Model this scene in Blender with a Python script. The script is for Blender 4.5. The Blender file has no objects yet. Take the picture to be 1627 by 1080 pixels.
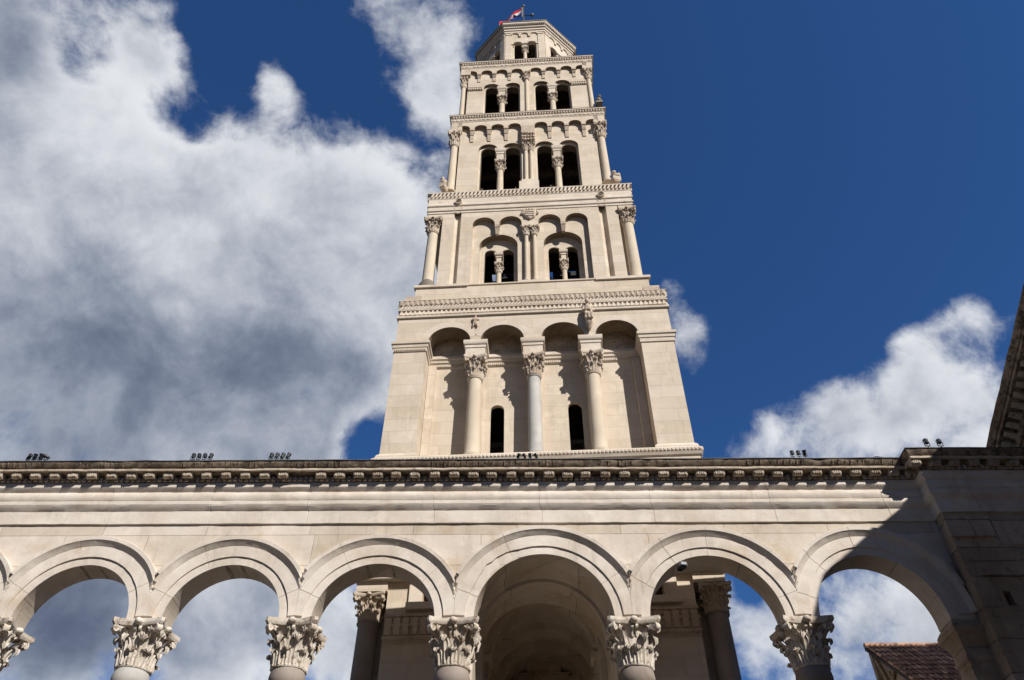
import bpy, math, random
from math import sin, cos, pi, radians, sqrt, atan2
from mathutils import Vector, Matrix, noise
random.seed(7)
S = bpy.context.scene
COL = S.collection

# ------------------------------------------------------------------ camera
cam_d = bpy.data.cameras.new('camera'); cam = bpy.data.objects.new('camera', cam_d); COL.objects.link(cam)
cam.location = (0, 0, 1.6)
cam.rotation_euler = (radians(90 + 44.5), 0, radians(0.4))
cam_d.sensor_width = 36.0
cam_d.lens = 36.0 * 1251 / 1627
cam_d.clip_start = 0.1; cam_d.clip_end = 3000
S.camera = cam
S.render.resolution_x = 1024; S.render.resolution_y = 680

# ------------------------------------------------------------------ light: one sun, low in the south-west behind the camera's right shoulder
SUN_A, SUN_C = 0.74, 1.0                       # sideways and downward travel of the light per metre forward
sun_dir = Vector((SUN_A, -1.0, SUN_C)).normalized()      # towards the sun
SUN_EL = math.asin(sun_dir.z); SUN_AZ = atan2(sun_dir.x, sun_dir.y)
sd = bpy.data.lights.new('sun', 'SUN'); sun = bpy.data.objects.new('sun', sd); COL.objects.link(sun)
sd.energy = 5.0; sd.angle = radians(0.5); sd.color = (1.0, 0.945, 0.875)
sun.rotation_euler = sun_dir.to_track_quat('Z', 'Y').to_euler()
S.view_settings.view_transform = 'Standard'; S.view_settings.look = 'None'
S.view_settings.exposure = 0.28; S.view_settings.gamma = 1.0
S.cycles.max_bounces = 8; S.cycles.diffuse_bounces = 5

# ------------------------------------------------------------------ node helper
class NT:
    def __init__(s, tree): s.t = tree; s.n = tree.nodes; s.l = tree.links
    def new(s, typ, **kw):
        nd = s.n.new(typ)
        for k, v in kw.items(): setattr(nd, k, v)
        return nd
    def put(s, sock, val):
        if isinstance(val, bpy.types.NodeSocket): s.l.new(val, sock)
        elif val is not None:
            try: sock.default_value = val
            except Exception: sock.default_value = (*val, 1.0)
    def math(s, op, a, b=None, c=None, clamp=False):
        nd = s.new('ShaderNodeMath', operation=op); nd.use_clamp = clamp
        s.put(nd.inputs[0], a)
        if b is not None: s.put(nd.inputs[1], b)
        if c is not None: s.put(nd.inputs[2], c)
        return nd.outputs[0]
    def vm(s, op, a, b=None):
        nd = s.new('ShaderNodeVectorMath', operation=op); s.put(nd.inputs[0], a)
        if b is not None: s.put(nd.inputs[1], b)
        return nd.outputs['Value'] if op in ('DOT_PRODUCT', 'LENGTH') else nd.outputs[0]
    def noise(s, vec, scale, detail=4, rough=.55, dist=0, lac=2.0):
        nd = s.new('ShaderNodeTexNoise'); s.put(nd.inputs['Vector'], vec)
        for k, v in (('Scale', scale), ('Detail', detail), ('Roughness', rough), ('Distortion', dist), ('Lacunarity', lac)): nd.inputs[k].default_value = v
        return nd.outputs[0]
    def ramp(s, f, lo, hi, a=0.0, b=1.0, kind='SMOOTHSTEP'):
        nd = s.new('ShaderNodeMapRange', interpolation_type=kind)
        s.put(nd.inputs[0], f); nd.inputs[1].default_value = lo; nd.inputs[2].default_value = hi
        nd.inputs[3].default_value = a; nd.inputs[4].default_value = b
        return nd.outputs[0]
    def mix(s, f, a, b, mode='MIX'):
        nd = s.new('ShaderNodeMix', data_type='RGBA', blend_type=mode)
        s.put(nd.inputs[0], f); s.put(nd.inputs[6], a); s.put(nd.inputs[7], b)
        return nd.outputs[2]
    def scale(s, v, xyz):
        nd = s.new('ShaderNodeMapping'); s.put(nd.inputs[0], v); nd.inputs['Scale'].default_value = xyz
        return nd.outputs[0]

# ------------------------------------------------------------------ sky with clouds (all by direction)
CLOUDS = [((-0.46711, 0.51723, 0.71714), 66.3, 0.9), ((-0.30196, 0.5884, 0.75007), 61.0, 0.8), ((-0.20027, 0.58073, 0.78908), 171.2, 0.5), ((-0.41505, 0.67744, 0.6073), 50.1, 0.75), ((-0.23325, 0.69278, 0.68238), 114.9, 0.55), ((-0.50392, 0.42196, 0.75367), 187.5, 0.5), ((-0.40854, 0.3647, 0.83671), 1023.0, 0.5), ((-0.39182, 0.40878, 0.82424), 1307.6, 0.35), ((-0.35531, 0.39166, 0.84874), 2855.4, -0.2), ((-0.50773, 0.33263, 0.79471), 510.7, 0.4), ((-0.14134, 0.64204, 0.75353), 398.1, 0.4), ((-0.52923, 0.64912, 0.5464), 130.9, 0.7), ((-0.44173, 0.72185, 0.53274), 108.8, 0.6), ((-0.29646, 0.75527, 0.58453), 250.9, 0.4), ((-0.2622, 0.72928, 0.63198), 347.7, 0.3), ((-0.25711, 0.77584, 0.57617), 1428.6, 0.3), ((-0.19134, 0.77886, 0.59729), 1663.4, -0.75), ((-0.31697, 0.39161, 0.86381), 248.2, -0.45), ((-0.24561, 0.41305, 0.87696), 196.2, -0.42), ((-0.38238, 0.45222, 0.80578), 1244.5, -0.5), ((-0.36565, 0.47063, 0.803), 2722.1, -0.4), ((-0.14782, 0.44096, 0.88527), 735.4, -0.1), ((-0.46109, 0.37392, 0.80473), 1530.3, -0.42), ((-0.47228, 0.39109, 0.78993), 3511.4, -0.25), ((-0.13012, 0.39175, 0.91082), 582.0, 0.45), ((-0.0995, 0.43755, 0.89367), 1176.7, 0.42), ((-0.09371, 0.47934, 0.87261), 1703.3, 0.4), ((-0.15788, 0.37758, 0.91242), 1063.7, 0.22), ((-0.05669, 0.38237, 0.92227), 1481.0, 0.15), ((-0.14331, 0.49214, 0.85864), 2177.2, -0.3), ((-0.27602, 0.44013, 0.85446), 2490.5, 0.22), ((-0.28409, 0.42056, 0.86164), 3338.6, 0.5), ((-0.27048, 0.45326, 0.84935), 3208.4, 0.45), ((0.3083, 0.75841, 0.57426), 636.2, 0.4), ((0.36785, 0.73708, 0.56692), 453.8, 0.5), ((0.41899, 0.68818, 0.59234), 497.5, 0.6), ((0.47116, 0.64049, 0.60645), 686.5, 0.6), ((0.50286, 0.59119, 0.63058), 1646.4, 0.55), ((0.47358, 0.69846, 0.53654), 300.0, 0.6), ((0.44332, 0.64086, 0.62671), 2023.4, 0.35), ((0.37563, 0.71176, 0.59355), 1238.6, 0.3), ((0.30271, 0.73894, 0.60195), 2454.1, 0.3), ((0.52159, 0.65576, 0.54582), 997.1, 0.2), ((0.19129, 0.64674, 0.73833), 1500.7, 0.72), ((0.20502, 0.67375, 0.70995), 1395.7, 0.66), ((0.22722, 0.6981, 0.67899), 1180.5, 0.68), ((0.21802, 0.72355, 0.65494), 1998.5, 0.5), ((0.22838, 0.74723, 0.62409), 5691.2, 0.3), ((0.35757, 0.62986, 0.68951), 158.8, -0.45), ((0.25156, 0.55134, 0.79545), 47.7, -0.6), ((0.41202, 0.49094, 0.76761), 90.3, -0.6), ((0.52714, 0.55882, 0.64019), 2534.0, -0.4), ((0.17203, 0.76582, 0.61962), 1367.2, -0.3), ((0.24721, 0.72363, 0.6444), 4023.8, -0.1), ((0.27169, 0.88012, 0.38933), 538.1, 0.7), ((0.40836, 0.83236, 0.37472), 160.7, 0.85), ((0.26956, 0.86017, 0.43295), 6531.3, -0.5), ((-0.48264, 0.79759, 0.36183), 241.8, 0.85), ((-0.31805, 0.85213, 0.4156), 282.6, 0.7), ((-0.34385, 0.86584, 0.36344), 364.2, 0.6), ((-0.19308, 0.89395, 0.40444), 257.7, 0.6), ((-0.20423, 0.9079, 0.36607), 1087.1, 0.3)]
GREYS = [((-0.42645, 0.69239, 0.58202), 71.0, 0.3), ((-0.52009, 0.59771, 0.61012), 127.0, 0.2), ((-0.36517, 0.67313, 0.64307), 149.5, 0.12), ((-0.53275, 0.66854, 0.51887), 148.5, 0.34), ((-0.24787, 0.72197, 0.646), 236.5, 0.2), ((-0.48264, 0.79759, 0.36183), 279.2, 0.75), ((-0.28334, 0.7346, 0.61651), 245.5, 0.3), ((-0.26419, 0.54698, 0.79436), 360.3, 0.05), ((-0.51245, 0.33152, 0.79215), 517.0, 0.42), ((-0.35, 0.86374, 0.36258), 367.3, 0.35), ((0.40836, 0.83236, 0.37472), 198.3, 0.25), ((-0.19308, 0.89395, 0.40444), 372.6, 0.2), ((0.22206, 0.69893, 0.67984), 988.5, 0.3), ((0.1997, 0.66019, 0.72406), 969.6, 0.15), ((-0.09659, 0.45682, 0.8843), 546.5, 0.12), ((-0.13051, 0.39798, 0.90806), 578.9, 0.2), ((-0.45171, 0.4362, 0.77826), 249.7, -0.25), ((-0.41063, 0.54518, 0.73086), 188.3, -0.12), ((-0.38315, 0.60917, 0.69434), 1153.3, -0.2), ((-0.16921, 0.55943, 0.81142), 335.8, -0.1), ((0.4658, 0.63275, 0.61859), 851.0, -0.1), ((0.35594, 0.72703, 0.58714), 682.3, 0.1), ((0.50534, 0.68028, 0.5309), 1241.5, 0.15)]
def build_world():
    W = bpy.data.worlds.new('World'); S.world = W; W.use_nodes = True
    t = NT(W.node_tree); t.n.clear()
    out = t.new('ShaderNodeOutputWorld'); bg = t.new('ShaderNodeBackground')
    sky = t.new('ShaderNodeTexSky', sky_type='NISHITA'); sky.sun_disc = False
    sky.sun_elevation = SUN_EL; sky.sun_rotation = SUN_AZ
    sky.air_density = 1.0; sky.dust_density = 0.3; sky.ozone_density = 3.0
    blue = t.mix(1.0, sky.outputs[0], (0.262, 0.50, 0.79), 'MULTIPLY')
    d = t.new('ShaderNodeTexCoord').outputs['Generated']
    sy = t.new('ShaderNodeSeparateXYZ'); t.put(sy.inputs[0], d)
    west = t.ramp(sy.outputs[1], -.45, .22, .38, 1.0)          # duller sky over the roofs behind the camera
    blue = t.vm('MULTIPLY', blue, t.vm('ADD', west, (0, 0, 0)))
    # cloud banks: centre direction, sharpness (larger = smaller bank), weight
    banks = CLOUDS
    acc = None
    for (v, k, w) in banks:
        dp = t.vm('DOT_PRODUCT', d, v)
        e = t.math('EXPONENT', t.math('MULTIPLY_ADD', dp, k, -k))
        acc = t.math('MULTIPLY', e, w) if acc is None else t.math('MULTIPLY_ADD', e, w, acc)
    acc = t.math('MINIMUM', acc, 1.05)
    warp = t.noise(d, 3.0, 3, .5)
    wv = t.new('ShaderNodeTexNoise'); wv.inputs['Scale'].default_value = 5.0; wv.inputs['Detail'].default_value = 3
    t.put(wv.inputs['Vector'], d)
    off = t.vm('SUBTRACT', wv.outputs['Color'], (0.5, 0.5, 0.5))
    dw = t.vm('ADD', d, t.vm('MULTIPLY', off, (0.075, 0.075, 0.075)))
    n1 = t.noise(dw, 6.5, 9, .58)
    n2 = t.noise(dw, 17.0, 7, .6)
    den = t.math('ADD', acc, t.math('MULTIPLY', t.math('SUBTRACT', n1, .5), 2.2))
    den = t.math('ADD', den, t.math('MULTIPLY', t.math('SUBTRACT', n2, .5), .62))
    n3 = t.noise(dw, 46.0, 5, .65)
    den2 = t.math('ADD', den, t.math('MULTIPLY', t.math('SUBTRACT', n3, .5), .32))
    cov = t.ramp(den2, .20, .80)
    # thickness: shifted lookup towards the sun gives the lit rims
    ds = t.vm('ADD', dw, tuple(Vector((0.25, -0.2, 0.95)).normalized() * 0.045))
    n1s = t.noise(ds, 6.5, 6, .56)
    relief = t.math('SUBTRACT', n1, n1s)
    gacc = None
    for (v, k, w) in GREYS:
        dp = t.vm('DOT_PRODUCT', d, v)
        e = t.math('EXPONENT', t.math('MULTIPLY_ADD', dp, k, -k))
        gacc = t.math('MULTIPLY', e, w) if gacc is None else t.math('MULTIPLY_ADD', e, w, gacc)
    thick = t.math('ADD', t.math('MULTIPLY', t.ramp(den, .45, 1.3), .50), gacc)
    n2s = t.noise(t.vm('ADD', dw, tuple(Vector((0.25, -0.2, 0.95)).normalized() * 0.016)), 17.0, 6, .6)
    thick = t.math('SUBTRACT', thick, t.math('MULTIPLY', t.math('SUBTRACT', n2, n2s), .9))
    thick = t.math('SUBTRACT', thick, t.math('MULTIPLY', relief, 1.7))
    mid = t.noise(t.vm('ADD', dw, (3.1, 1.7, 5.3)), 4.2, 8, .6)
    thick = t.math('ADD', thick, t.math('MULTIPLY', t.math('SUBTRACT', mid, .5), .7))
    thick = t.math('ADD', thick, t.math('MULTIPLY', t.math('SUBTRACT', n2, .5), .35))
    g = t.ramp(thick, -.25, 1.6, kind='SMOOTHSTEP')
    cr = t.new('ShaderNodeValToRGB'); t.put(cr.inputs[0], g)
    el = cr.color_ramp.elements
    el[0].position = 0; el[0].color = (0.66, 0.68, 0.71, 1)
    el[1].position = 1; el[1].color = (0.085, 0.105, 0.16, 1)
    for p, c in ((.25, (.46, .485, .53)), (.5, (.29, .32, .385)), (.75, (.165, .195, .26))):
        e2 = el.new(p); e2.color = (*c, 1)
    # cloud radiance is expressed in picture units, so undo the background strength for it
    K = 0.1
    cc = t.mix(1.0, cr.outputs[0], (1 / K,) * 3, 'MULTIPLY')
    fin = t.mix(t.math('MULTIPLY', cov, .97), blue, cc)
    t.put(bg.inputs['Color'], fin); bg.inputs['Strength'].default_value = K
    t.l.new(bg.outputs[0], out.inputs[0])
    W.cycles.sampling_method = 'MANUAL'; W.cycles.sample_map_resolution = 512
build_world()

# ------------------------------------------------------------------ materials (procedural)
def new_mat(name):
    m = bpy.data.materials.new(name); m.use_nodes = True
    t = NT(m.node_tree); b = t.n['Principled BSDF']; b.inputs['Specular IOR Level'].default_value = .25
    return m, t, b

def coords(t, rnd=False):
    co = t.new('ShaderNodeTexCoord').outputs['Object']
    if rnd:
        r = t.new('ShaderNodeObjectInfo').outputs['Random']
        cmb = t.new('ShaderNodeCombineXYZ')
        for i in range(3): t.put(cmb.inputs[i], t.math('MULTIPLY', r, 37.0 + 11 * i))
        co = t.vm('ADD', co, cmb.outputs[0])
    return co

def stone(name, a, b, stain=(.30, .22, .14), stain_amt=.4, block=None, bw=.9, joint=.006, joint_dark=.6, grime=0.0, grime_col=(.10, .085, .07), streak=.25, bump=.35, rnd=False, fine=60.0, blockvar=.16):
    m, t, bs = new_mat(name)
    co = coords(t, rnd)
    big = t.noise(co, .7, 5, .6)
    med = t.noise(co, 4.5, 6, .62)
    fin = t.noise(co, fine, 4, .6)
    col = t.mix(t.ramp(big, .35, .68), a, b)
    stv = t.scale(co, (1.3, 1.3, .22))
    st = t.noise(stv, 3.0, 6, .65, .4)
    col = t.mix(t.math('MULTIPLY', t.ramp(st, .52, .78), streak), col, tuple(x * .55 for x in b))
    st2 = t.noise(t.scale(t.vm('ADD', co, (3.3, 7.1, 2.2)), (5.0, 5.0, .35)), 2.4, 6, .7)
    col = t.mix(t.math('MULTIPLY', t.math('MULTIPLY', t.ramp(st2, .52, .74), t.ramp(big, .38, .62)), min(.8, streak * 1.3)), col, tuple(x * .62 * q for x, q in zip(b, (.98, .97, .95))))
    warm = t.noise(t.vm('ADD', co, (9.1, 3.3, 5.7)), 1.6, 6, .65)
    col = t.mix(t.math('MULTIPLY', t.ramp(warm, .49, .74), stain_amt), col, stain)
    pale = t.noise(t.vm('ADD', co, (2.7, 8.3, 1.1)), 2.3, 6, .6)
    col = t.mix(t.math('MULTIPLY', t.ramp(pale, .50, .70), .5), col, tuple(min(.8, x * 1.18) for x in a))
    if grime:
        gr = t.noise(t.vm('ADD', co, (4.4, 1.2, 7.9)), 6.0, 8, .7)
        col = t.mix(t.ramp(gr, .62 - grime * .4, .80 - grime * .3), col, grime_col)
    hgt = t.math('ADD', t.math('MULTIPLY', med, .6), t.math('MULTIPLY', fin, .4))
    if block:
        sx = t.new('ShaderNodeSeparateXYZ'); t.put(sx.inputs[0], co)
        cb = t.new('ShaderNodeCombineXYZ')
        t.put(cb.inputs[0], t.math('ADD', sx.outputs[0], sx.outputs[1])); t.put(cb.inputs[1], sx.outputs[2])
        br = t.new('ShaderNodeTexBrick'); t.put(br.inputs['Vector'], cb.outputs[0])
        br.inputs['Scale'].default_value = 1.0; br.inputs['Brick Width'].default_value = bw; br.inputs['Row Height'].default_value = block
        br.inputs['Mortar Size'].default_value = joint; br.inputs['Mortar Smooth'].default_value = .3; br.inputs['Bias'].default_value = 0
        br.offset = .43; br.squash = 1.25; br.squash_frequency = 3
        t.put(br.inputs['Color1'], (1 - blockvar, 1 - blockvar * 1.15, 1 - blockvar * 1.5)); t.put(br.inputs['Color2'], (1.0, 1.0, 1.0)); t.put(br.inputs['Mortar'], (1, 1, 1))
        col = t.mix(1.0, col, br.outputs['Color'], 'MULTIPLY')
        jn = t.math('MULTIPLY', br.outputs['Fac'], t.ramp(med, .35, .6, .35, 1.0))
        col = t.mix(t.math('MULTIPLY', jn, joint_dark), col, tuple(x * .35 for x in b))
        hgt = t.math('SUBTRACT', hgt, t.math('MULTIPLY', br.outputs['Fac'], .8))
    sp = t.ramp(fin, .62, .78)
    col = t.mix(t.math('MULTIPLY', sp, .22), col, tuple(x * .45 for x in b))
    t.put(bs.inputs['Base Color'], col); bs.inputs['Roughness'].default_value = .85
    bp = t.new('ShaderNodeBump'); bp.inputs['Strength'].default_value = bump; bp.inputs['Distance'].default_value = .02
    t.put(bp.inputs['Height'], hgt); t.l.new(bp.outputs[0], bs.inputs['Normal'])
    return m

def plain(name, a, b=None, rough=.6, metal=0, scale=8.0, bump=.1):
    m, t, bs = new_mat(name)
    co = coords(t, True); n = t.noise(co, scale, 5, .6)
    t.put(bs.inputs['Base Color'], t.mix(t.ramp(n, .35, .65), a, b or tuple(x * .6 for x in a)))
    bs.inputs['Roughness'].default_value = rough; bs.inputs['Metallic'].default_value = metal
    bp = t.new('ShaderNodeBump'); bp.inputs['Strength'].default_value = bump; bp.inputs['Distance'].default_value = .01
    t.put(bp.inputs['Height'], n); t.l.new(bp.outputs[0], bs.inputs['Normal'])
    return m

M = {}
M['arcade'] = stone('weathered_limestone', (.645, .58, .51), (.53, .46, .39), stain=(.47, .35, .235), stain_amt=.55, block=.62, bw=1.55, joint=.005, joint_dark=.85, streak=.45, bump=.8, blockvar=.19)
M['arcade_band'] = stone('moulded_limestone', (.645, .585, .515), (.52, .455, .385), stain=(.46, .345, .235), stain_amt=.5, streak=.4, bump=.8)
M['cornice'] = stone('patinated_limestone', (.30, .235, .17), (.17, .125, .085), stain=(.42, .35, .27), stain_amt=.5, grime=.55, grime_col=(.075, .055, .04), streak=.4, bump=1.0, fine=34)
M['modillion'] = stone('carved_limestone', (.50, .43, .345), (.36, .29, .22), stain=(.24, .17, .11), stain_amt=.5, grime=.3, grime_col=(.13, .095, .065), streak=.3, bump=.9, rnd=True, fine=40)
M['capital'] = stone('capital_marble', (.64, .585, .51), (.52, .455, .375), stain=(.36, .25, .16), stain_amt=.5, grime=.34, grime_col=(.17, .115, .075), streak=.2, bump=.75, rnd=True, fine=50)
M['granite'] = stone('column_granite', (.315, .27, .235), (.225, .185, .155), stain=(.36, .30, .26), stain_amt=.5, streak=.3, bump=.25, rnd=True, fine=90)
M['marble_shaft'] = stone('grey_marble', (.50, .48, .45), (.40, .385, .36), stain=(.34, .32, .3), stain_amt=.4, streak=.3, bump=.15, rnd=True, fine=80)
M['tower'] = stone('tower_ashlar', (.64, .558, .46), (.57, .488, .39), stain=(.46, .36, .25), stain_amt=.35, block=.36, bw=1.7, joint=.006, joint_dark=.45, streak=.36, bump=.4, fine=80, blockvar=.11)
M['tower_trim'] = stone('tower_trim_stone', (.625, .55, .46), (.54, .462, .37), stain=(.40, .29, .2), stain_amt=.35, grime=.10, grime_col=(.22, .17, .13), streak=.2, bump=.4, rnd=True)
M['tower_shaft'] = stone('tower_column_stone', (.58, .50, .39), (.53, .45, .345), stain=(.45, .34, .23), stain_amt=.2, streak=.15, bump=.15, rnd=True)
M['tower_cap'] = stone('tower_capital_stone', (.54, .46, .37), (.42, .34, .26), stain=(.30, .2, .14), stain_amt=.5, grime=.2, grime_col=(.15, .10, .07), streak=.2, bump=.6, rnd=True)
M['niche'] = stone('niche_rubble', (.64, .54, .43), (.50, .41, .32), stain=(.28, .2, .14), stain_amt=.5, block=.22, bw=.5, joint=.01, joint_dark=.5, grime=.22, streak=.3, bump=.7)
M['grime_edge'] = stone('lichen_stone', (.27, .24, .2), (.17, .15, .125), stain=(.3, .26, .2), stain_amt=.4, grime=.4, streak=.3, bump=.7, rnd=True)
M['inner'] = stone('shade_dark_interior_stone', (.11, .085, .065), (.07, .055, .042), stain=(.1, .08, .06), stain_amt=.5, streak=.4, bump=.4)  # interior shade put into the stone colour
M['timber'] = plain('dark_timber', (.07, .05, .035), (.035, .026, .02), .8, 0, 6)
M['soffit'] = stone('stained_shaded_soffit_stone', (.34, .27, .205), (.20, .155, .115), stain=(.12, .09, .065), stain_amt=.6, block=.5, bw=.42, joint=.012, joint_dark=.6, streak=.3, bump=.5, blockvar=.35)  # stained stone, coloured darker still for the shade under the arches
M['lead'] = plain('lead_sheet', (.20, .205, .215), (.12, .125, .13), .55, .4, 5, .3)
M['iron'] = plain('dark_iron', (.05, .05, .055), (.03, .03, .033), .5, .6, 9)
M['black'] = plain('black_housing', (.022, .024, .03), (.035, .037, .042), .45, .1, 9)
M['white'] = plain('white_painted_steel', (.75, .75, .74), (.65, .65, .65), .5, 0, 9)
M['glass'] = plain('lamp_glass', (.45, .48, .5), (.38, .4, .42), .12, 0, 9)
M['bronze'] = plain('bronze', (.10, .08, .05), (.06, .06, .045), .4, .8, 9)
M['paving'] = stone('limestone_paving', (.36, .30, .235), (.29, .24, .18), block=.9, bw=1.3, joint=.008, streak=0, bump=.2)
M['earth'] = plain('town_ground', (.085, .062, .046), (.055, .045, .036), .9, 0, .3)
M['pier'] = stone('rough_pier_limestone', (.58, .475, .38), (.43, .335, .255), stain=(.30, .21, .14), stain_amt=.6, block=.55, bw=1.2, joint=.012, joint_dark=.8, streak=.5, bump=1.3, blockvar=.3, grime=.2, grime_col=(.16, .12, .09))
M['house'] = stone('rubble_wall', (.36, .29, .21), (.26, .20, .145), stain=(.2, .15, .1), stain_amt=.5, block=.24, bw=.5, joint=.014, joint_dark=.5, bump=.8)

def tile_mat():
    m, t, bs = new_mat('terracotta_tile')
    co = t.new('ShaderNodeTexCoord').outputs['Object']
    at = t.new('ShaderNodeAttribute'); at.attribute_name = 'tone'
    n = t.noise(co, 5, 5, .65)
    col = t.mix(t.ramp(at.outputs['Fac'], 0, 1, kind='LINEAR'), (.27, .14, .09), (.66, .40, .255))
    col = t.mix(t.ramp(n, .45, .7), col, (.10, .065, .05))
    t.put(bs.inputs['Base Color'], col); bs.inputs['Roughness'].default_value = .85
    return m
M['tile'] = tile_mat()

# ------------------------------------------------------------------ mesh builder
def nz(p, s=1.0, k=0.0): return noise.noise(Vector((p[0] * s + k, p[1] * s - k, p[2] * s + 2 * k)))

class MB:
    def __init__(s): s.v = []; s.f = []; s.m = []; s.mi = 0
    def vert(s, p): s.v.append(tuple(p)); return len(s.v) - 1
    def face(s, ids): s.f.append(tuple(ids)); s.m.append(s.mi)
    def poly(s, pts): s.face([s.vert(p) for p in pts])
    def box(s, x0, x1, y0, y1, z0, z1):
        b = [s.vert((x, y, z)) for z in (z0, z1) for y in (y0, y1) for x in (x0, x1)]
        for q in ((0, 2, 3, 1), (4, 5, 7, 6), (0, 1, 5, 4), (2, 6, 7, 3), (0, 4, 6, 2), (1, 3, 7, 5)): s.face([b[i] for i in q])
    def hexa(s, P):           # eight corners, bottom four (ccw) then top four
        b = [s.vert(p) for p in P]
        for q in ((0, 3, 2, 1), (4, 5, 6, 7), (0, 1, 5, 4), (1, 2, 6, 5), (2, 3, 7, 6), (3, 0, 4, 7)): s.face([b[i] for i in q])
    def grid(s, rows, close=False):
        ids = [[s.vert(p) for p in r] for r in rows]
        for i in range(len(ids) - 1):
            n = len(ids[i])
            for j in range(n if close else n - 1):
                k = (j + 1) % n
                s.face((ids[i][j], ids[i][k], ids[i + 1][k], ids[i + 1][j]))
        return ids
    def lathe(s, prof, cx=0, cy=0, n=24, cap=True, a0=0.0, a1=2 * pi):
        full = abs(a1 - a0 - 2 * pi) < 1e-6
        cnt = n if full else n + 1
        rows = [[(cx + r * cos(a0 + (a1 - a0) * j / n), cy + r * sin(a0 + (a1 - a0) * j / n), z) for j in range(cnt)] for r, z in prof]
        ids = s.grid(rows, close=full)
        if cap:
            s.face(list(reversed(ids[0]))); s.face(ids[-1])
    def sphere(s, c, r, n=10, sq=(1, 1, 1)):
        rows = [[(c[0] + r * sq[0] * sin(pi * i / n) * cos(2 * pi * j / (2 * n)), c[1] + r * sq[1] * sin(pi * i / n) * sin(2 * pi * j / (2 * n)), c[2] - r * sq[2] * cos(pi * i / n)) for j in range(2 * n)] for i in range(n + 1)]
        s.grid(rows, close=True)
    def tube(s, pts, r, n=8):
        rows = []
        for i, p in enumerate(pts):
            p = Vector(p); a = Vector(pts[max(0, i - 1)]); b = Vector(pts[min(len(pts) - 1, i + 1)])
            d = (b - a).normalized(); u = d.cross(Vector((0, 0, 1)))
            if u.length < .05: u = d.cross(Vector((0, 1, 0)))
            u.normalize(); w = d.cross(u); rr = r[i] if isinstance(r, (list, tuple)) else r
            rows.append([tuple(p + u * rr * cos(2 * pi * j / n) + w * rr * sin(2 * pi * j / n)) for j in range(n)])
        ids = s.grid(rows, close=True); s.face(list(reversed(ids[0]))); s.face(ids[-1])
    # wall slab with openings; an opening = (sill z or None, [(x, z) ... head line from left to right])
    def wall(s, x0, x1, z0, z1, y0, y1, ops=(), rev=None):
        xs = x0; mi0 = s.mi
        def slab(pts_lo, pts_hi):
            for (xa, za), (xb, zb), (_, ta), (_, tb) in zip(pts_lo, pts_lo[1:], pts_hi, pts_hi[1:]):
                if xb - xa > 1e-6:
                    s.poly([(xa, y0, za), (xb, y0, zb), (xb, y0, tb), (xa, y0, ta)])
                    s.poly([(xb, y1, zb), (xa, y1, za), (xa, y1, ta), (xb, y1, tb)])
        for sill, head in sorted(ops, key=lambda o: o[1][0][0]):
            a, b = head[0][0], head[-1][0]
            zb = z0 if sill is None else sill
            if a - xs > 1e-6: slab([(xs, z0), (a, z0)], [(xs, z1), (a, z1)])
            slab(head, [(x, z1) for x, _ in head])
            if sill is not None and sill > z0 + 1e-6:
                slab([(a, z0), (b, z0)], [(a, sill), (b, sill)])
                s.poly([(a, y0, sill), (b, y0, sill), (b, y1, sill), (a, y1, sill)])
            line = [(a, zb)] + list(head) + [(b, zb)]
            for p, q in zip(line, line[1:]):
                if abs(p[0] - q[0]) + abs(p[1] - q[1]) > 1e-6:
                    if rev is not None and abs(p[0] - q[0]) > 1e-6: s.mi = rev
                    s.poly([(p[0], y0, p[1]), (q[0], y0, q[1]), (q[0], y1, q[1]), (p[0], y1, p[1])])
                    s.mi = mi0
            xs = b
        if x1 - xs > 1e-6: slab([(xs, z0), (x1, z0)], [(xs, z1), (x1, z1)])
        s.poly([(x0, y0, z1), (x1, y0, z1), (x1, y1, z1), (x0, y1, z1)])
        s.poly([(x0, y0, z0), (x0, y0, z1), (x0, y1, z1), (x0, y1, z0)])
        s.poly([(x1, y0, z1), (x1, y0, z0), (x1, y1, z0), (x1, y1, z1)])
        # undersides between openings
        xs = x0
        for sill, head in sorted(ops, key=lambda o: o[1][0][0]):
            a, b = head[0][0], head[-1][0]
            if a - xs > 1e-6: s.poly([(xs, y0, z0), (xs, y1, z0), (a, y1, z0), (a, y0, z0)])
            if sill is not None and sill > z0 + 1e-6: s.poly([(a, y0, z0), (a, y1, z0), (b, y1, z0), (b, y0, z0)])
            xs = b
        if x1 - xs > 1e-6: s.poly([(xs, y0, z0), (xs, y1, z0), (x1, y1, z0), (x1, y0, z0)])
    # moulding swept along a plan path; profile = [(out, z)], outward is to the right of travel (for +x travel: -y)
    def sweep(s, path, prof, seg=None, jit=0.0, first=0, last=None, close=False, caps=True, joints=0, jd=.014):
        P = [Vector((p[0], p[1])) for p in path]; n = len(P)
        def nrm(a, b):
            d = (b - a).normalized(); return Vector((d.y, -d.x))
        offs = []
        for i in range(n):
            if close:
                m1 = nrm(P[i - 1], P[i]); m2 = nrm(P[i], P[(i + 1) % n])
            else:
                m1 = nrm(P[i - 1], P[i]) if i else None; m2 = nrm(P[i], P[i + 1]) if i < n - 1 else None
            if m1 is None: offs.append(m2)
            elif m2 is None: offs.append(m1)
            else: offs.append((m1 + m2) / (1 + m1.dot(m2)))
        rng = range(n if close else n - 1) if last is None else range(first, last)
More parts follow.
